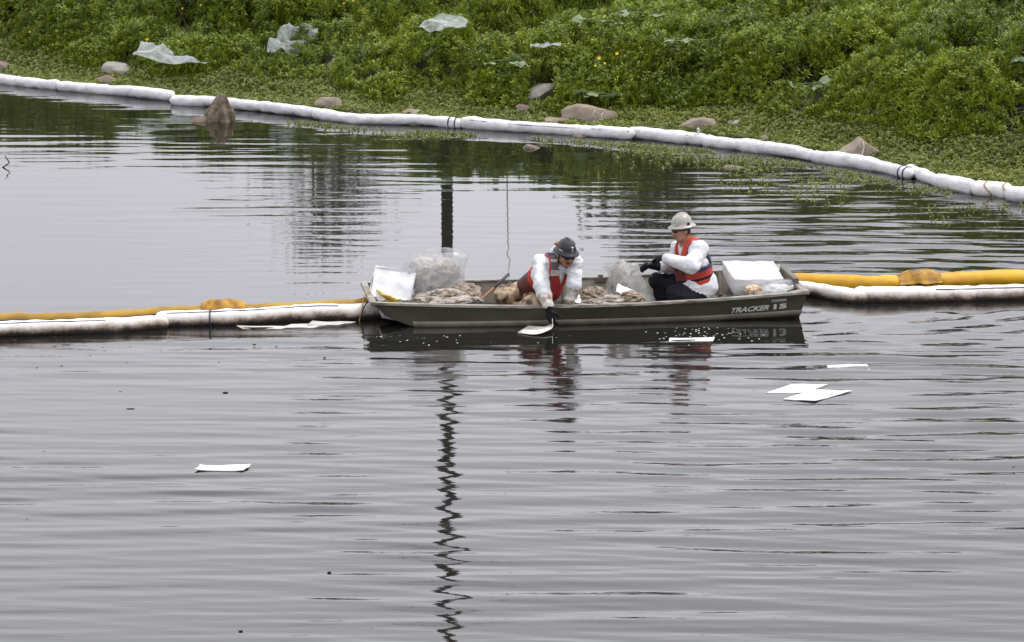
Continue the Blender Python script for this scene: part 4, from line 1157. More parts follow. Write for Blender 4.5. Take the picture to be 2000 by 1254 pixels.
def surface_nets(Fd, lo, h):
    neg = Fd < 0; n = np.array(Fd.shape)
    cs = [(a, b, c) for a in (0, 1) for b in (0, 1) for c in (0, 1)]
    cnt = sum(neg[a:n[0] - 1 + a, b:n[1] - 1 + b, c:n[2] - 1 + c].astype(np.int8) for a, b, c in cs)
    act = np.stack(np.where((cnt > 0) & (cnt < 8)), 1)
    idx = np.full(n - 1, -1, np.int64); idx[act[:, 0], act[:, 1], act[:, 2]] = np.arange(len(act))
    val = {c: Fd[act[:, 0] + c[0], act[:, 1] + c[1], act[:, 2] + c[2]] for c in cs}
    pos = np.zeros((len(act), 3)); num = np.zeros(len(act))
    for c in cs:
        for ax in range(3):
            if c[ax] == 0:
                d = list(c); d[ax] = 1; d = tuple(d); f0, f1 = val[c], val[d]; mk = (f0 < 0) != (f1 < 0)
                t = np.where(mk, f0 / np.where(mk, f0 - f1, 1), 0)
                p = np.tile(np.array(c, float), (len(act), 1)); p[:, ax] += t
                pos += p * mk[:, None]; num += mk
    V = lo + h * (act + pos / num[:, None]); Q = []
    for ax in range(3):
        s0 = [slice(None)] * 3; s1 = [slice(None)] * 3; s0[ax] = slice(0, -1); s1[ax] = slice(1, None)
        A, B = neg[tuple(s0)], neg[tuple(s1)]
        e = np.stack(np.where(A != B), 1); b, c = [k for k in range(3) if k != ax]
        ok = (e[:, b] > 0) & (e[:, c] > 0) & (e[:, b] < n[b] - 1) & (e[:, c] < n[c] - 1); e = e[ok]
        fl = A[e[:, 0], e[:, 1], e[:, 2]]
        def cell(db, dc):
            k = e.copy(); k[:, b] -= db; k[:, c] -= dc; return idx[k[:, 0], k[:, 1], k[:, 2]]
        q = np.stack([cell(1, 1), cell(0, 1), cell(0, 0), cell(1, 0)], 1)
        flip = fl if ax != 1 else ~fl
        q[~flip] = q[~flip][:, ::-1]; Q.append(q)
    Q = np.concatenate(Q)
    return V, Q[(Q >= 0).all(1)]

def relax(V, Q, it=1, lam=0.5):
    for _ in range(it):
        S = np.zeros_like(V); N = np.zeros(len(V))
        for i in range(4):
            j = (i + 1) % 4
            np.add.at(S, Q[:, i], V[Q[:, j]]); np.add.at(N, Q[:, i], 1); np.add.at(S, Q[:, j], V[Q[:, i]]); np.add.at(N, Q[:, j], 1)
        V = V + lam * (S / np.maximum(N, 1)[:, None] - V)
    return V

def frame3(up, front):
    up = unit(up); front = unit(np.asarray(front) - up * (np.asarray(front) @ up)); side = np.cross(front, up)   # side = the figure's right
    return side, front, up

def add_hand(B, wrist, d, palm, tag_, curl=0.8, size=1.0, thumb_side=1, grip=False):
    """palm, four bent fingers of unequal length, thumb from the side of the palm"""
    d = unit(d); pn = unit(np.asarray(palm) - d * (np.asarray(palm) @ d)); s = np.cross(d, pn) * thumb_side
    c = wrist + d * 0.05 * size
    B.ell(c, (0.047 * size, 0.044 * size, 0.019 * size), np.array([d, s, pn]), tag_, 0.012)
    for i, (off, ln) in enumerate(((0.030, 0.075), (0.010, 0.085), (-0.011, 0.079), (-0.031, 0.060))):
        p0 = wrist + d * 0.085 * size + s * off * size
        a1 = curl * (0.75 + 0.1 * i); d1 = d * math.cos(a1) + pn * math.sin(a1); p1 = p0 + d1 * ln * 0.5 * size
        a2 = a1 + curl * 1.1; d2 = d * math.cos(a2) + pn * math.sin(a2); p2 = p1 + d2 * ln * 0.5 * size
        B.cone(p0 - d * 0.02, p1, 0.0125 * size, 0.011 * size, tag_, 0.005); B.cone(p1, p2, 0.011 * size, 0.0095 * size, tag_, 0.004)
    t0 = wrist + d * 0.03 * size + s * 0.030 * size; t1 = t0 + (d * 0.55 + s * 0.6 + pn * 0.5) * 0.042 * size; t2 = t1 + (d * 0.8 + s * 0.05 + pn * 0.7) * 0.036 * size
    B.cone(t0, t1, 0.016 * size, 0.013 * size, tag_, 0.008); B.cone(t1, t2, 0.0125 * size, 0.010 * size, tag_, 0.004)

def add_head(B, c, up, front, skin='skin'):
    S, Fr, U = frame3(up, front); M = np.array([S, Fr, U])
    B.ell(c, (0.076, 0.096, 0.112), M, skin, 0.02)
    B.ell(c + Fr * 0.028 - U * 0.065, (0.056, 0.062, 0.055), M, skin, 0.03)                     # jaw
    B.cone(c + Fr * 0.092 + U * 0.012, c + Fr * 0.112 - U * 0.024, 0.011, 0.016, skin, 0.012)   # nose
    B.cone(c + Fr * 0.083 + U * 0.028 + S * 0.036, c + Fr * 0.083 + U * 0.028 - S * 0.036, 0.016, 0.016, skin, 0.02)  # brow
    for s in (1, -1):
        B.ell(c + S * s * 0.077 - Fr * 0.004 - U * 0.008, (0.012, 0.020, 0.033), M, skin, 0.008)  # ears
        B.ell(c + Fr * 0.066 + S * s * 0.040 - U * 0.024, (0.026, 0.024, 0.024), M, skin, 0.02)   # cheeks
    B.cone(c + Fr * 0.090 - U * 0.058 + S * 0.022, c + Fr * 0.090 - U * 0.058 - S * 0.022, 0.0075, 0.0075, 'lip', 0.004)
    return S, Fr, U

m_skin = mat('tan_skin', (0.36, 0.185, 0.115), 0.5, (0.30, 0.14, 0.085), 14)
m_lip = mat('lip_skin', (0.22, 0.085, 0.065), 0.5)
m_suit = mat('white_coverall', (0.64, 0.65, 0.67), 0.8, (0.54, 0.55, 0.57), 9, 0.4, 0.75, bump=0.6, bscale=16)
m_suit_dirty = mat('oil_smeared_coverall', (0.60, 0.58, 0.55), 0.8, (0.26, 0.17, 0.10), 13, 0.46, 0.66, bump=0.55, bscale=26, detail=8)
m_pants_oil = mat('oil_caked_trousers', (0.45, 0.345, 0.225), 0.75, (0.075, 0.036, 0.02), 9, 0.43, 0.60, bump=0.8, bscale=24, detail=9)
m_jeans = mat('black_trousers', (0.012, 0.013, 0.017), 0.85, (0.022, 0.023, 0.029), 9, bump=0.4, bscale=24, spec=0.12)
m_glove = mat('black_glove', (0.008, 0.008, 0.011), 0.6, bump=0.3, bscale=40, spec=0.15)
m_red = mat('red_vest_fabric', (0.34, 0.022, 0.016), 0.7, (0.22, 0.016, 0.012), 8, bump=0.35, bscale=18)
m_orange = mat('orange_red_vest', (0.50, 0.045, 0.020), 0.7, (0.34, 0.026, 0.016), 8, bump=0.35, bscale=18)
m_maroon = mat('oil_dark_vest', (0.13, 0.016, 0.012), 0.7, (0.035, 0.012, 0.010), 10, bump=0.35, bscale=18)
m_grey = mat('grey_vest_mesh', (0.085, 0.087, 0.098), 0.7, bump=0.3, bscale=60)
m_reflect = mat('pale_reflective_tape', (0.55, 0.50, 0.42), 0.4, (0.36, 0.30, 0.24), 20)
m_strap = mat('black_webbing', (0.012, 0.011, 0.016), 0.7, spec=0.15)
m_navy = mat('navy_edging', (0.03, 0.022, 0.07), 0.7)
m_lens = mat('dark_lens', (0.006, 0.006, 0.007), 0.12)
m_hair = mat('dark_hair', (0.012, 0.010, 0.009), 0.7)

def finish(B, name, parent, tagmats, h=0.008, wr=0.0, seed=0):
    names = list(tagmats)
    soft = np.array([p['tag'] not in ('skin', 'lip', 'glove', 'beard') for p in B.pr])
    def wrinkle(P, T):
        w = (1 - 2.2 * abs(fbm(P * np.array([0.7, 0.7, 1.6]), 8.0, seed, 2))) * wr + 0.35 * wr * fbm(P, 24, seed + 3, 2)
        return np.where(soft[np.clip(T, 0, None)], -w, 0)
    V, Q, T = B.surface(h, wrinkle=wrinkle if wr else None)
    V = relax(V, Q, 1, 0.4)
    me = mesh(name, V, Q)
    ids = np.array([names.index(p['tag']) for p in B.pr] + [0])
    mi = ids[T[Q[:, 0]]]
    for nm in names: me.materials.append(tagmats[nm])
    me.polygons.foreach_set('material_index', mi.astype(np.int32)); me.polygons.foreach_set('use_smooth', np.ones(len(Q), bool))
    o = bpy.data.objects.new(name, me); C.objects.link(o)
    if parent is not None:
        o.parent = parent; o.matrix_parent_inverse = Matrix.Translation(parent.location).inverted()
    return o

def make_vest(B, torso, parent, origin, S, Fr, U, keep, paint, mats, grow=0.026, h=0.008, seed=0):
    """padded vest: the torso grown outwards, trimmed by keep(u,v,w), panels by paint(u,v,w)"""
    V, Q, T = B.surface(h, [p for p in B.pr if p.get('part') == torso], grow, lambda P, T: 0.006 * fbm(P, 9, seed, 2))
    V = relax(V, Q, 2, 0.5)
    X = V - origin; uvw = np.c_[X @ S, X @ U, X @ Fr]; c = uvw[Q].mean(1)
    k = keep(c[:, 0], c[:, 1], c[:, 2]); Q = Q[k]; c = c[k]
    used = np.unique(Q); mp = np.full(len(V), -1); mp[used] = np.arange(len(used))
    me = mesh('life_vest', V[used], mp[Q])
    for m in mats: me.materials.append(m)
    me.polygons.foreach_set('material_index', paint(c[:, 0], c[:, 1], c[:, 2]).astype(np.int32)); me.polygons.foreach_set('use_smooth', np.ones(len(Q), bool))
    o = bpy.data.objects.new('life_vest', me); C.objects.link(o); o.parent = parent; o.matrix_parent_inverse = Matrix.Translation(parent.location).inverted()
    so = o.modifiers.new('padding', 'SOLIDIFY'); so.thickness = 0.022; so.offset = -1
    return o

def lathe_oval(c, S, Fr, U, prof, sx, sy, n=40, ripple=None):
    V = []
    for r_, z_ in prof:
        for i in range(n):
            a = 2 * math.pi * i / n; V.append(c + S * r_ * sx * math.cos(a) + Fr * r_ * sy * math.sin(a) + U * (z_ + (ripple(a, r_) if ripple else 0)))
    m = len(prof); F = [(j * n + i, j * n + (i + 1) % n, (j + 1) * n + (i + 1) % n, (j + 1) * n + i) for j in range(m - 1) for i in range(n)]
    F.append(tuple((m - 1) * n + i for i in range(n)))
    return np.array(V), F

def hard_hat(parent, c, S, Fr, U, shell, label=None, sticker='green'):
    prof = [(0.094, 0.012), (0.118, 0.004), (0.150, -0.012), (0.156, -0.013), (0.152, -0.005), (0.121, 0.014), (0.114, 0.022), (0.112, 0.05), (0.104, 0.085), (0.086, 0.116), (0.058, 0.138), (0.026, 0.149), (0.006, 0.151)]
    prof = [(a * 0.93, b * 0.88) for a, b in prof]
    V, F = lathe_oval(c, S, Fr, U, prof, 0.92, 1.08)
    o = link('hard_hat', mesh('hard_hat', V, F), shell, parent, True)
    pts = []
    for t in np.linspace(-0.95, 0.95, 15):                        # crown ridge
        pts.append(c + Fr * 0.098 * math.sin(t * 1.35) + U * (0.010 + 0.124 * math.cos(t * 1.25)))
    def kid(nm, V, F, m, smooth=False):
        k = bpy.data.objects.new(nm, mesh(nm, V, F)); k.data.materials.append(m); C.objects.link(k); k.parent = o; k.matrix_parent_inverse = o.matrix_parent_inverse.copy()
        if smooth: k.data.polygons.foreach_set('use_smooth', np.ones(len(k.data.polygons), bool))
        k.parent = o; k.matrix_parent_inverse = Matrix.Identity(4); k.matrix_basis = Matrix.Identity(4)
        return k
    V, F = tube_data(pts, 0.013, 8); kid('crown_ridge', V, F, shell, True)
    def disc(a, z, r0, r1, m, nm, lift, w=1.0):
        """flat emblem on the shell at angle a (0 = front)"""
        dirn = Fr * math.cos(a) + S * math.sin(a); tang = np.cross(U, dirn); ctr = c + Fr * math.cos(a) * (0.110 + lift) + S * math.sin(a) * (0.094 + lift) + U * z * 0.88
        nn = unit(dirn + U * 0.35); upv = unit(U - nn * (U @ nn)); tang = np.cross(upv, nn); n = 20; V, F = [], []
        for q in range(n):
            an = 2 * math.pi * q / n; V += [ctr + (tang * math.cos(an) * w + upv * math.sin(an)) * r0, ctr + (tang * math.cos(an) * w + upv * math.sin(an)) * r1]
        if r0 == 0: F = [tuple(2 * q + 1 for q in range(n))]
        else: F = [(2 * q, 2 * q + 1, 2 * ((q + 1) % n) + 1, 2 * ((q + 1) % n)) for q in range(n)]
        return kid(nm, V, F, m)
    if sticker == 'green':
        g, w = mat('green_emblem', (0.012, 0.14, 0.075), 0.5), mat('white_emblem', (0.78, 0.79, 0.77), 0.5)
        disc(-0.55, 0.052, 0, 0.028, w, 'round_sticker', 0.003); disc(-0.55, 0.052, 0.020, 0.0255, g, 'sticker_ring', 0.005); disc(-0.55, 0.052, 0, 0.010, g, 'sticker_mark', 0.006, 1.4); disc(-0.50, 0.047, 0, 0.007, g, 'sticker_mark', 0.007, 0.7)
        dirn = -S; p = c + S * -0.100 + U * 0.027 - Fr * 0.03
        V, F = box_data((-0.011, -0.012, -0.012), (0.008, 0.012, 0.014), lambda v: p + v @ np.array([S, Fr, U])); kid('lamp_clip', V, F, m_black)
    else:
        w = mat('grey_emblem', (0.42, 0.43, 0.46), 0.5)
        # arc of lettering-like mark with a figure below, and a pale side stripe
        def patch(nm, a0, a1, z0, z1, m):
            V = []
            for a in np.linspace(a0, a1, 8):
                for z in (z0, z1):
                    z = z * 0.88; rr = np.interp(z, [0.019, 0.044, 0.075, 0.102], [0.106, 0.104, 0.097, 0.080]) + 0.003
                    V.append(c + S * rr * 0.92 * math.sin(a) + Fr * rr * 1.08 * math.cos(a) + U * z)
            kid(nm, V, grid_faces(8, 2).tolist(), m)
        patch('arc_mark', -0.28, 0.12, 0.086, 0.098, w); patch('figure_mark', -0.16, -0.02, 0.060, 0.080, w); patch('figure_mark', -0.20, -0.12, 0.036, 0.056, w); patch('figure_mark', -0.06, 0.02, 0.036, 0.056, w)
        patch('side_stripe', 0.95, 1.45, 0.030, 0.040, mat('pale_stripe', (0.55, 0.56, 0.58), 0.5)); patch('sticker', -0.95, -0.70, 0.080, 0.105, mat('pale_stripe', (0.55, 0.56, 0.58), 0.5))
    return o

def sunglasses(parent, c, S, Fr, U):
    parts = []
    for s in (1, -1):
        V = []; n = 14
        for dz, k in ((0.0, 1.0), (0.006, 0.9)):
            for i in range(n):
                a = 2 * math.pi * i / n; x = s * (0.034 + 0.031 * math.cos(a) * k); z = 0.020 * math.sin(a) * k
                V.append(c + S * x + U * (0.012 + z) + Fr * (0.108 + dz - abs(x) * 0.30))
        parts.append((np.array(V), [(i, (i + 1) % n, n + (i + 1) % n, n + i) for i in range(n)] + [tuple(n + i for i in range(n)), tuple(range(n - 1, -1, -1))]))
        parts.append(tube_data([c + S * s * 0.062 + U * 0.018 + Fr * 0.088, c + S * s * 0.082 + U * 0.016 + Fr * 0.03, c + S * s * 0.083 + U * 0.012 - Fr * 0.01], 0.006, 6))
    parts.append(tube_data([c + S * 0.012 + U * 0.016 + Fr * 0.112, c - S * 0.012 + U * 0.016 + Fr * 0.112], 0.005, 6))
    V, F = merge(parts); return link('sunglasses', mesh('sunglasses', V, F), m_lens, parent, True)

# ------------------------------------------------------------------ seated worker holding a pole
Y0 = 0.60
W2 = thing('person', 'person in tan hard hat and orange life vest sitting and holding a pole', 'person', tuple(boat(3.45, 0.0, 0.14)))
pel, chest, neck = on_y(1362, 560, Y0 + 0.02), on_y(1354, 512, Y0), on_y(1342, 474, Y0 - 0.02)
front = unit(np.array([-0.90, -0.42, 0.0]))
S, Fr, U = frame3(neck - pel, front)
shn, shf = on_y(1366, 487, Y0 - 0.19), on_y(1326, 486, Y0 + 0.17)
B = Body()
B.cone(pel, chest, 0.195, 0.192, 'suit', 0.04, (Fr, 0.82), part='torso')
B.cone(pel + Fr * 0.075 + U * 0.04, chest + Fr * 0.06 - U * 0.04, 0.13, 0.12, 'suit', 0.05, part='torso')           # belly
B.cone(chest, chest + U * 0.13, 0.182, 0.13, 'suit', 0.05, (Fr, 0.78), part='torso')
B.cone(shn * 0.7 + shf * 0.3, shn * 0.3 + shf * 0.7, 0.085, 0.085, 'suit', 0.05, part='torso')
B.cone(shn, shf, 0.078, 0.078, 'suit', 0.04)
headc = on_y(1332, 450, Y0 - 0.05)
B.cone(neck - U * 0.03, headc - U * 0.03, 0.066, 0.060, 'skin', 0.03)
hup, hfr = unit(np.array([-0.10, -0.03, 1.0])), unit(np.array([-0.90, -0.40, -0.14]))
HS, HF, HU = add_head(B, headc, hup, hfr)
# near arm: comes forward, elbow out, forearm across to the pole
eln, wrn = on_y(1351, 520, Y0 - 0.36), on_y(1304, 506, Y0 - 0.20)
B.cone(shn, eln, 0.088, 0.074, 'suit', 0.04); B.cone(eln, wrn, 0.074, 0.055, 'suit', 0.04)
elf, wrf = on_y(1311, 523, Y0 + 0.24), on_y(1292, 521, Y0 + 0.06)
B.cone(shf, elf, 0.083, 0.068, 'suit', 0.04); B.cone(elf, wrf, 0.066, 0.054, 'suit', 0.03)
pole0, pole1 = on_y(1232, 531, Y0 + 0.12), on_y(1322, 484 + 12, Y0 - 0.30)
gA, gB = on_y(1291, 504, Y0 - 0.16), on_y(1260, 518, Y0 + 0.02)
B.cone(wrn, gA + (wrn - gA) * 0.45, 0.044, 0.038, 'glove', 0.015)
add_hand(B, gA + (wrn - gA) * 0.45, gA - wrn, np.array([-0.2, 0.5, -0.8]), 'glove', 1.1, 1.12, 1)
B.cone(wrf, gB + (wrf - gB) * 0.4, 0.050, 0.038, 'glove', 0.02)
add_hand(B, gB + (wrf - gB) * 0.4, gB - wrf, np.array([0.1, -0.5, -0.8]), 'glove', 1.1, 1.1, -1)
# legs
hn, hf = pel - S * -0.0 + np.array([0, -0.10, -0.06]), pel + np.array([-0.03, 0.10, -0.05])
kn, kf = on_y(1318, 573, Y0 - 0.20), on_y(1284, 549, Y0 + 0.16)
B.cone(hn, kn, 0.112, 0.088, 'pants', 0.04); B.cone(hf, kf, 0.110, 0.084, 'pants', 0.04)
an_, af_ = kn + np.array([-0.02, 0.02, -0.25]), kf + np.array([0.07, -0.03, -0.34])
an_[2] = af_[2] = 0.0
B.cone(kn, an_, 0.084, 0.058, 'pants', 0.03); B.cone(kf, af_, 0.082, 0.058, 'pants', 0.03)
for a in (an_, af_): B.cone(a + np.array([0.02, 0, -0.02]), a + np.array([-0.15, -0.05, -0.025]), 0.048, 0.036, 'glove', 0.02)
# coverall tail over the lap
B.ell(pel + Fr * 0.17 - U * 0.0 + np.array([0, -0.06, -0.015]), (0.10, 0.07, 0.06), np.array([S, Fr, U]), 'dirty', 0.03)
B.cone(pel + np.array([0.05, -0.05, 0.03]), pel + np.array([-0.05, -0.08, 0.02]), 0.165, 0.15, 'suit', 0.02)
finish(B, 'body', W2, dict(suit=m_suit, skin=m_skin, lip=m_lip, glove=m_glove, pants=m_jeans, dirty=m_suit_dirty), 0.008, 0.010, 5)
hgt = (neck - pel) @ U
def keep2(u, v, w):
    arm = (np.abs(u) > 0.182) & (v > hgt * 0.5)
    vee = (w > 0) & (np.abs(u) < 0.012 + 0.07 * np.clip((v - hgt * 0.6) / (hgt * 0.5), 0, 1)) & (v > hgt * 0.55)
    coll = (v > hgt * 1.12) & (np.abs(u) < 0.075)
    return (v > 0.025) & ~arm & ~vee & ~coll & (v < hgt * 1.3)
def paint2(u, v, w):
    m = np.zeros(len(u))
    m[(v > 0.02) & (v < 0.04)] = 2
    m[(v > 0.115) & (v < 0.142)] = 1                       # lower belt
    m[(v > 0.245) & (v < 0.268)] = 1                       # upper belt
    m[(np.abs(u) > 0.138) & (v > hgt * 0.42)] = 2
    m[(w > 0.10) & (v > 0.06) & (v < 0.24) & (np.abs(u + 0.03) < 0.09) & ~((v > 0.115) & (v < 0.142))] = 3
    return m
make_vest(B, 'torso', W2, pel, S, Fr, U, keep2, paint2, [m_orange, m_strap, m_navy, m_maroon], 0.028, 0.008, 3)
hard_hat(W2, headc + HU * 0.052 - HF * 0.004, HS, HF, HU, mat('tan_hat_shell', (0.36, 0.34, 0.31), 0.35, (0.32, 0.30, 0.27), 6))
sunglasses(W2, headc, HS, HF, HU)
# hair below the hat at the back
V, F = lathe_oval(headc, HS, HF, HU, [(0.080, -0.045), (0.088, -0.03), (0.090, 0.03), (0.08, 0.05)], 0.93, 1.06, 36)
V = V[:]; 
Xb = V - headc; keepv = (Xb @ HF) < 0.005
F = [f for f in F if len(f) == 4 and all(keepv[i] for i in f)]
hr = link('hair', mesh('hair', V, F), m_hair, W2, True); hr.modifiers.new('t', 'SOLIDIFY').thickness = 0.006
# what he holds
PO = thing('boat_pole', 'dark pole held by the seated person in the tan hard hat', 'pole', tuple(pole0))
dp = unit(gA - gB); 
tube('shaft', [gB - dp * 0.19 + np.array([0, 0, -0.012]), gA + dp * 0.10 + np.array([0, 0, -0.012])], 0.015, mat('dark_grip', (0.05, 0.045, 0.05), 0.6), PO, 8)
tube('hook', spline([gB - dp * 0.19 + np.array([0, 0, -0.012]), gB - dp * 0.23 + np.array([0, 0, -0.016]), gB - dp * 0.25 + np.array([0, 0.03, -0.05])], 8), 0.017, m_black, PO, 8)

# ------------------------------------------------------------------ worker kneeling and reaching over the side
W1 = thing('person', 'person in dark hard hat and red vest leaning over the boat side with a pad', 'person', tuple(boat(1.95, -0.3, -0.03)))
pel, chest, neck = on_y(1036, 566, 0.28), on_y(1066, 540, 0.02), on_y(1092, 506, -0.10)
front = unit(np.array([0.55, -0.80, -0.35]))
S, Fr, U = frame3(neck - pel, front)
shl, shr = on_y(1056, 514, -0.10), on_y(1122, 512, -0.12)       # image left = his right
B = Body()
B.cone(pel, chest, 0.165, 0.165, 'suit', 0.04, (Fr, 0.80), part='torso')
B.cone(chest, neck * 0.75 + chest * 0.25, 0.165, 0.125, 'suit', 0.05, (Fr, 0.80), part='torso')
B.cone(shl * 0.72 + shr * 0.28, shl * 0.28 + shr * 0.72, 0.08, 0.08, 'suit', 0.05, part='torso')
B.cone(shl, shr, 0.072, 0.072, 'suit', 0.04)
B.cone(on_y(1094, 522, -0.10), on_y(1078, 568, -0.10), 0.115, 0.10, 'suit', 0.06, (Fr, 0.62), part='torso')
headc = on_y(1105, 499, -0.27)
B.cone(neck - U * 0.02, headc - np.array([0.0, -0.05, 0.03]), 0.066, 0.058, 'skin', 0.03)
hfr, hup = unit(np.array([0.42, -0.86, -0.26])), unit(np.array([0.14, -0.20, 0.95]))
HS, HF, HU = add_head(B, headc, hup, hfr)
# hood bunched behind the neck
B.ell(neck + U * 0.02 - Fr * 0.045 + np.array([-0.02, 0, 0.03]), (0.085, 0.06, 0.065), np.array([S, Fr, U]), 'suit', 0.03)
# his right arm straight down over the side
e1, w1 = on_y(1057, 556, -0.34), on_y(1070, 594, -0.47)
B.cone(shl, e1, 0.086, 0.078, 'suit', 0.04); B.cone(e1, e1 * 0.55 + w1 * 0.45, 0.077, 0.068, 'suit', 0.04); B.cone(e1 * 0.6 + w1 * 0.4, w1, 0.069, 0.056, 'cuff', 0.03)
h1 = on_y(1075, 622, -0.49)
B.cone(w1, w1 + (h1 - w1) * 0.5, 0.050, 0.040, 'glove', 0.012)
add_hand(B, w1 + (h1 - w1) * 0.35, h1 - w1, np.array([0.6, 0.75, 0.1]), 'glove', 0.55, 1.2, 1)
# his left arm propped on the gunwale
gun = side_pt(2.0, 0.0); 
h2 = side_pt(float(np.clip((on_y(1112, 595, -0.22)[0] + 1.40) / 0.9914, 0, 4)), 0.0) + np.array([0, 0.03, 0.035])
e2 = on_y(1121, 556, -0.22); w2 = h2 + np.array([0.0, 0.03, 0.06])
B.cone(shr, e2, 0.082, 0.068, 'suit', 0.04); B.cone(e2, w2, 0.066, 0.055, 'cuff', 0.03)
add_hand(B, w2 + np.array([0, 0, 0.02]), np.array([-0.15, -0.45, -0.6]), np.array([0.0, 0.6, -0.8]), 'dirty', 0.7, 1.0, -1)
# legs folded to the image left
hp1, hp2 = pel + np.array([-0.05, 0.06, -0.03]), pel + np.array([0.03, -0.09, -0.06])
k1, k2 = on_y(983, 576, 0.10), on_y(1040, 598, -0.14)
B.cone(hp1, k1, 0.125, 0.082, 'pants', 0.05); B.cone(hp2, k2, 0.115, 0.095, 'pants', 0.05)
a1_, a2_ = on_y(1000, 606, 0.32), on_y(985, 600, 0.30)
a1_[2], a2_[2] = 0.02, 0.02
B.cone(k1, a1_, 0.092, 0.07, 'pants', 0.04); k2[2] = max(k2[2], 0.04); B.cone(k2, a2_, 0.09, 0.065, 'pants', 0.04)
B.cone(a1_, a1_ + np.array([-0.13, 0.04, -0.02]), 0.055, 0.042, 'glove', 0.02); B.cone(a2_, a2_ + np.array([-0.12, 0.10, -0.0]), 0.055, 0.042, 'glove', 0.02)
finish(B, 'body', W1, dict(suit=m_suit, skin=m_skin, lip=m_lip, glove=m_glove, pants=m_pants_oil, dirty=m_suit_dirty, cuff=m_suit_dirty), 0.008, 0.010, 9)
hgt = (neck - pel) @ U
def keep1(u, v, w):
    arm = (np.abs(u) > 0.150) & (v > hgt * 0.55)
    vee = (w > 0) & (np.abs(u) < 0.008 + 0.075 * np.clip((v - hgt * 0.80) / (hgt * 0.25), 0, 1)) & (v > hgt * 0.80)
    coll = (v > hgt * 1.08) & (np.abs(u) < 0.08)
    return (v > 0.03) & ~arm & ~vee & ~coll
def paint1(u, v, w):
    zw = (pel + np.outer(u, S) + np.outer(v, U) + np.outer(w, Fr))[:, 2]      # the front hangs: panels follow height
    z1, z2, z3 = on_y(1090, 510, -0.2)[2], on_y(1090, 527, -0.2)[2], on_y(1090, 538, -0.2)[2]
    m = np.zeros(len(u))
    m[zw > z2] = 1
    m[(zw <= z2) & (zw > z3) & (w > 0.03)] = 2
    m[(zw <= z1 + 0.02) & (zw > z1 - 0.005) & (w > 0.02)] = 2
    m[(w < -0.02)] = 3
    m[(u > 0.05) & (v < hgt * 0.45) & (w > -0.05)] = 4
    m[(u < -0.01) & (zw <= z3) & (w > 0)] = 5
    m[(np.abs(u) > 0.137) & (v > hgt * 0.5)] = 5
    return m
vest1 = make_vest(B, 'torso', W1, pel, S, Fr, U, keep1, paint1, [m_red, m_grey, m_reflect, m_navy, m_maroon, m_orange], 0.026, 0.008, 6)
hat1 = hard_hat(W1, headc + HU * 0.052 - HF * 0.004, HS, HF, HU, mat('charcoal_hat_shell', (0.016, 0.017, 0.021), 0.38, (0.026, 0.027, 0.032), 6, spec=0.35), sticker='grey')
sunglasses(W1, headc, HS, HF, HU)
# moustache and chin beard, chin strap
V, F = merge([tube_data([headc + HF * 0.092 - HU * 0.044 - HS * 0.03, headc + HF * 0.104 - HU * 0.040, headc + HF * 0.092 - HU * 0.044 + HS * 0.03], [0.006, 0.009, 0.006], 6)])
link('moustache', mesh('moustache', V, F), m_hair, W1, True)
V, F = merge([tube_data(spline([headc + HS * s * 0.086 + HU * 0.03, headc + HS * s * 0.083 + HF * 0.03 - HU * 0.05, headc + HF * 0.06 - HU * 0.118], 12), 0.0065, 5) for s in (1, -1)])
link('chin_strap', mesh('chin_strap', V, F), m_strap, W1, True)
# sweat-cap flap sticking out behind the hat, round vest badge
fl_c = headc - HF * 0.115 + HU * 0.085 - HS * -0.03
crp = crumple('x', fl_c, 0.045, 0.03, 0.02, 130, mat('ochre_cloth', (0.42, 0.22, 0.05), 0.8, (0.20, 0.09, 0.03), 12), name='cap_flap', cat='x', sub=3)
for kx in ('label', 'category'): del crp[kx]
crp.parent = W1; crp.matrix_parent_inverse = Matrix.Translation(W1.location).inverted()
# the pad he is wetting: bent sheet from the glove down onto the water
gp = h1 + np.array([0.01, 0.0, -0.035]); V = []
end = on_z(1022, 644) + np.array([0, 0, 0.004]); nu, nv = 16, 10
ctrl = [gp + np.array([0.012, 0.02, 0.03]), gp + np.array([0.02, 0.01, -0.04]), np.array([gp[0] - 0.02, gp[1] - 0.04, 0.035]), np.array([gp[0] - 0.13, gp[1] - 0.08, 0.012]), end]
cl = spline(ctrl, nu)
for i in range(nu):
    t = i / (nu - 1); w = 0.07 + 0.17 * min(1, t * 1.6)
    for j in range(nv):
        f = j / (nv - 1) - 0.5; V.append(cl[i] + np.array([0.25 * w * f * 2 * t, w * 2 * f * 0.8, 0.015 * math.sin(6 * f + 2 * t) * (1 - t) + 0.03 * (1 - t) * abs(f)]))
V = np.array(V); V[:, 2] = np.maximum(V[:, 2], 0.004)
pd = tag(link('sorbent_pad', mesh('sorbent_pad', V, grid_faces(nu, nv)), mat('wet_pad', (0.66, 0.64, 0.61), 0.7, (0.45, 0.38, 0.28), 6, 0.5, 0.72, bump=0.3), smooth=True), 'bent pad dipped into the water by the leaning person', 'pad')
pd.modifiers.new('t', 'SOLIDIFY').thickness = 0.006
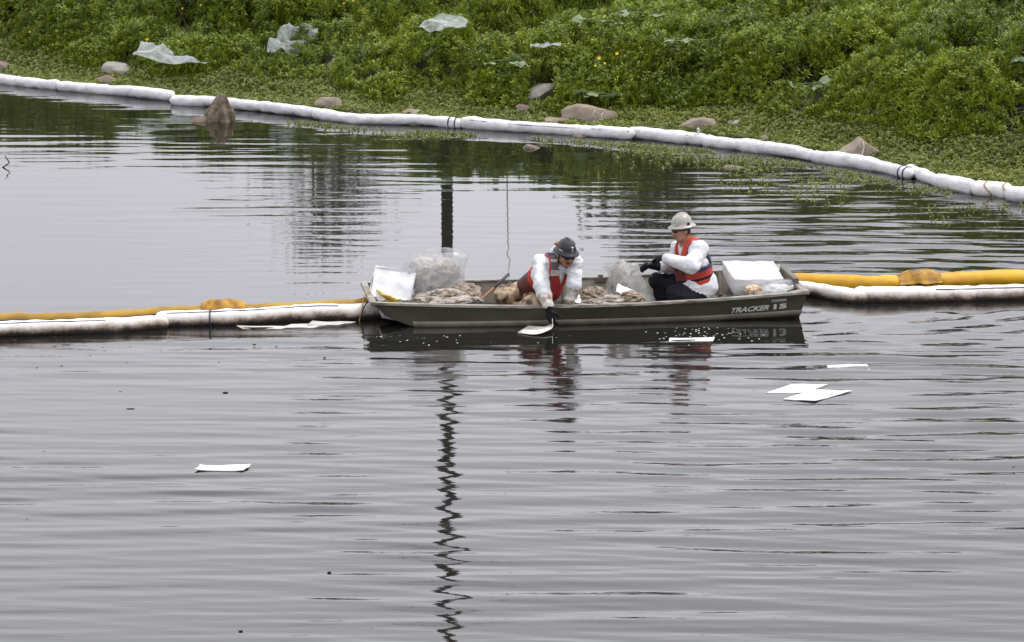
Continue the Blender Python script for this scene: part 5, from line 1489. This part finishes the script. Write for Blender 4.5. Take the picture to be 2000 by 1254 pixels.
# ================================================================== pads and bits afloat
def float_pad(label, corners, seed, group='pads afloat', z=0.003, curl=0.002):
    P = [on_z(a, b) + np.array([0, 0, z]) for a, b in corners]          # four corners on the water
    nu = nv = 12; V = []
    for i in range(nu):
        for j in range(nv):
            u, v = i / (nu - 1), j / (nv - 1)
            p = P[0] * (1 - u) * (1 - v) + P[1] * u * (1 - v) + P[2] * u * v + P[3] * (1 - u) * v
            p = p + np.array([0, 0, curl * ((2 * u - 1) ** 4 + (2 * v - 1) ** 4) + 0.004 * noise(np.array([[u * 3, v * 3]]), 1, seed)[0]]); V.append(p)
    V = np.array(V); n = len(V); f = grid_faces(nu, nv).tolist()
    rim = [i * nv for i in range(nu)] + [(nu - 1) * nv + j for j in range(1, nv)] + [i * nv + nv - 1 for i in range(nu - 2, -1, -1)] + [j for j in range(nv - 2, 0, -1)]
    W = np.vstack([V, V - np.array([0, 0, 0.007])])
    F = [tuple(q) for q in f] + [tuple(i + n for i in q[::-1]) for q in f] + [(rim[i], rim[i - 1], rim[i - 1] + n, rim[i] + n) for i in range(len(rim))]
    o = link('sorbent_pad', mesh('sorbent_pad', W, F), mat('floating_pad', (0.70, 0.70, 0.70), 0.85, (0.52, 0.49, 0.44), 4.0, 0.52, 0.78, bump=0.4, bscale=30) if seed < 6 else mat('soaked_pad', (0.50, 0.49, 0.47), 0.6, (0.33, 0.29, 0.24), 5, 0.45, 0.7), smooth=False)
    return tag(o, label, 'pad', group)
float_pad('white pad afloat alone, upper right of the overlapping pair', [(1619, 724), (1700, 722), (1693, 712), (1615, 714)], 1)
float_pad('upper left pad of the overlapping pair afloat at right', [(1496, 768), (1568, 768), (1617, 752), (1546, 751)], 2)
float_pad('lower right pad of the overlapping pair afloat at right', [(1530, 781), (1592, 785), (1664, 765), (1585, 764)], 3, z=0.010)
float_pad('white pad with curled corners afloat alone at lower left', [(380, 921), (474, 922), (490, 911), (390, 912)], 4, z=0.005, curl=0.010)
float_pad('white pad afloat right below the boat near the stern', [(1306, 668), (1392, 667), (1396, 660), (1308, 661)], 5)
float_pad('thin white pad afloat by the oily boom, leftmost of three', [(475, 643), (545, 644), (570, 638), (462, 637)], 6, z=0.002)
float_pad('long white pad afloat by the oily boom, middle of three', [(545, 641), (610, 641), (650, 634), (570, 634)], 7, z=0.005)
float_pad('white pad afloat by the oily boom, nearest the bow', [(600, 636), (660, 636), (695, 630), (610, 629)], 8, z=0.008)

# froth and flecks: too many and too small to count
def flecks(name, label, cat, pts, sizes, material, flat=0.4):
    bm = bmesh.new(); bmesh.ops.create_icosphere(bm, subdivisions=1, radius=1.0)
    v0 = np.array([v.co[:] for v in bm.verts]); f0 = np.array([[v.index for v in f.verts] for f in bm.faces]); bm.free()
    V = (v0[None] * np.stack([sizes * 1.4, sizes, sizes * flat], 1)[:, None, :] + pts[:, None, :]).reshape(-1, 3)
    F = (f0[None] + (np.arange(len(pts)) * len(v0))[:, None, None]).reshape(-1, 3)
    return tag(link(name, mesh(name, V, F), material, smooth=True), label, cat, kind='stuff')
def cloud(n, cx, cy, sx, sy):
    return [(cx + rng.normal(0, sx), cy + abs(rng.normal(0, sy))) for _ in range(n)]
pp = cloud(16, 800, 655, 50, 8) + cloud(6, 1000, 655, 90, 8) + cloud(34, 1390, 640, 50, 12) + cloud(26, 1350, 650, 40, 8) + cloud(10, 1500, 650, 50, 12)
flecks('froth', 'tiny white bubbles of froth on the water beside the hull', 'froth', np.array([on_z(*p) for p in pp]), rng.uniform(0.003, 0.010, len(pp)), mat('froth_white', (0.75, 0.75, 0.75), 0.4))
pp = [(rng.uniform(0, 700), 655 + rng.exponential(22)) for _ in range(110)] + [(rng.uniform(0, 2000), rng.uniform(330, 1240)) for _ in range(22)] + cloud(40, 1150, 500, 400, 60)
pp = [p for p in pp if not (720 < p[0] < 1600 and 480 < p[1] < 660)]
flecks('floating_specks', 'small dark specks of oil and leaf bits scattered on the water', 'debris', np.array([on_z(*p) for p in pp]), rng.uniform(0.004, 0.014, len(pp)) * (rng.random(len(pp)) ** 0.6 + 0.2), mat('dark_speck', (0.02, 0.018, 0.015), 0.6), 0.15)
for (px, py, w, lab) in ((255, 799, 0.09, 'dark sliver of debris afloat left of the lone curled pad, above it'), (440, 767, 0.07, 'thin dark sliver afloat above the lone curled pad'),
                         (643, 1118, 0.04, 'dark leaf afloat in the lower middle left'), (470, 1233, 0.04, 'dark leaf afloat at the bottom edge')):
    p = on_z(px, py); V = p + np.array([[-w / 2, 0, 0.006], [0, -0.012, 0.007], [w / 2, 0.004, 0.006], [0.01, 0.013, 0.007], [0, 0, -0.01]])
    tag(link('floating_leaf', mesh('floating_leaf', V, [(0, 1, 2, 3), (1, 0, 4), (2, 1, 4), (3, 2, 4), (0, 3, 4)]), mat('dark_speck', (0.02, 0.018, 0.015), 0.6)), lab, 'debris')

# ================================================================== beyond the bank: only their reflections reach the picture
m_bark = mat('bark', (0.10, 0.075, 0.055), 0.9, (0.05, 0.04, 0.03), 6, bump=0.6, bscale=12)
m_tleaf = mat('tree_leaf', (0.045, 0.062, 0.02), 0.6, (0.085, 0.10, 0.035), 1.2, translucent=0.2)
def tree(label, x, y, height, width, seed, nleaf=5200):
    r = np.random.default_rng(seed); z0 = float(ground_z(np.array([x]), np.array([y]))[0]) - 0.1
    t = thing('tree', label, 'tree', (x, y, z0), 0, 'trees beyond the bank')
    base = np.array([x, y, z0]); parts = [tube_data([base, base + [0.05, 0, height * 0.35], base + [0.0, 0.1, height * 0.7]], [0.16, 0.12, 0.05], 9)]
    cl = []
    for k in range(26):
        a = r.uniform(0, 6.28); zf = r.uniform(0.22, 0.97); rad = width / 2 * math.sqrt(r.random()) * math.sin(math.pi * min(0.95, (zf + 0.1))) ** 0.6
        c_ = base + np.array([math.cos(a) * rad, math.sin(a) * rad, height * zf]); cl.append(c_)
        if k < 12: parts.append(tube_data(spline([base + [0, 0, height * zf * 0.55], base * 0.5 + c_ * 0.5 + [0, 0, height * 0.02], c_], 6), np.linspace(0.05, 0.015, 6), 5))
    V, F = merge(parts); link('trunk', mesh('trunk', V, F), m_bark, t, True)
    ctr = np.array(cl)[r.integers(0, len(cl), nleaf)] + r.normal(0, 0.32, (nleaf, 3)) * np.array([1, 1, 0.8])
    d = r.normal(size=(nleaf, 3)); d /= np.linalg.norm(d, axis=1)[:, None]; e = np.cross(d, r.normal(size=(nleaf, 3))); e /= np.linalg.norm(e, axis=1)[:, None]
    s = r.uniform(0.07, 0.14, nleaf)[:, None]
    V = np.stack([ctr - d * s, ctr + e * s * 0.45, ctr + d * s, ctr - e * s * 0.45], 1).reshape(-1, 3)
    link('crown', mesh('crown', V, np.arange(len(V)).reshape(-1, 4)), m_tleaf, t)
    return t
tree('slender dark tree beyond the bank, reflected left of the pole', -3.9, 34.0, 5.0, 2.6, 1, 1900)
tree('bushy tree beyond the bank, reflected just right of the boat', 3.3, 31.0, 4.5, 4.0, 2, 3800)
tree('widest tree beyond the bank, reflected behind the seated person', 6.2, 32.0, 5.0, 4.6, 3, 5000)
tree('tree beyond the bank, reflected near the right edge', 9.0, 30.0, 4.3, 3.8, 4, 3800)
def pole(name, label, x, y, h, rad, m, arms=False):
    z0 = float(ground_z(np.array([x]), np.array([y]))[0]) - 0.3
    t = thing(name, label, 'pole', (x, y, z0))
    tube('shaft', [[x, y, z0], [x, y, z0 + h * 0.5], [x + 0.03, y, z0 + h]], [rad, rad * 0.92, rad * 0.8], m, t, 14)
    if arms:
        V, F = merge([box_data((x - 1.1, y - 0.16, z0 + h - 0.75), (x + 1.1, y - 0.05, z0 + h - 0.63)), box_data((x - 0.8, y - 0.16, z0 + h - 1.6), (x + 0.8, y - 0.05, z0 + h - 1.5))])
        link('crossarm', mesh('crossarm', V, F), m, t)
        for dx in (-1.0, -0.5, 0.5, 1.0): tube('insulator', [[x + dx, y - 0.1, z0 + h - 0.62], [x + dx, y - 0.1, z0 + h - 0.52]], [0.04, 0.03], m_strap, t, 8)
    return t
pole('utility_pole', 'tall brown wooden pole beyond the bank, reflected behind and before the boat', -1.10, 22.5, 15.5, 0.10, mat('pole_wood', (0.085, 0.062, 0.045), 0.85, (0.05, 0.038, 0.03), 5, bump=0.5, bscale=10), True)
pole('thin_post', 'thin grey metal post beyond the bank, reflected behind the boat', -0.085, 22.5, 3.5, 0.014, mat('grey_post', (0.45, 0.45, 0.45), 0.5))
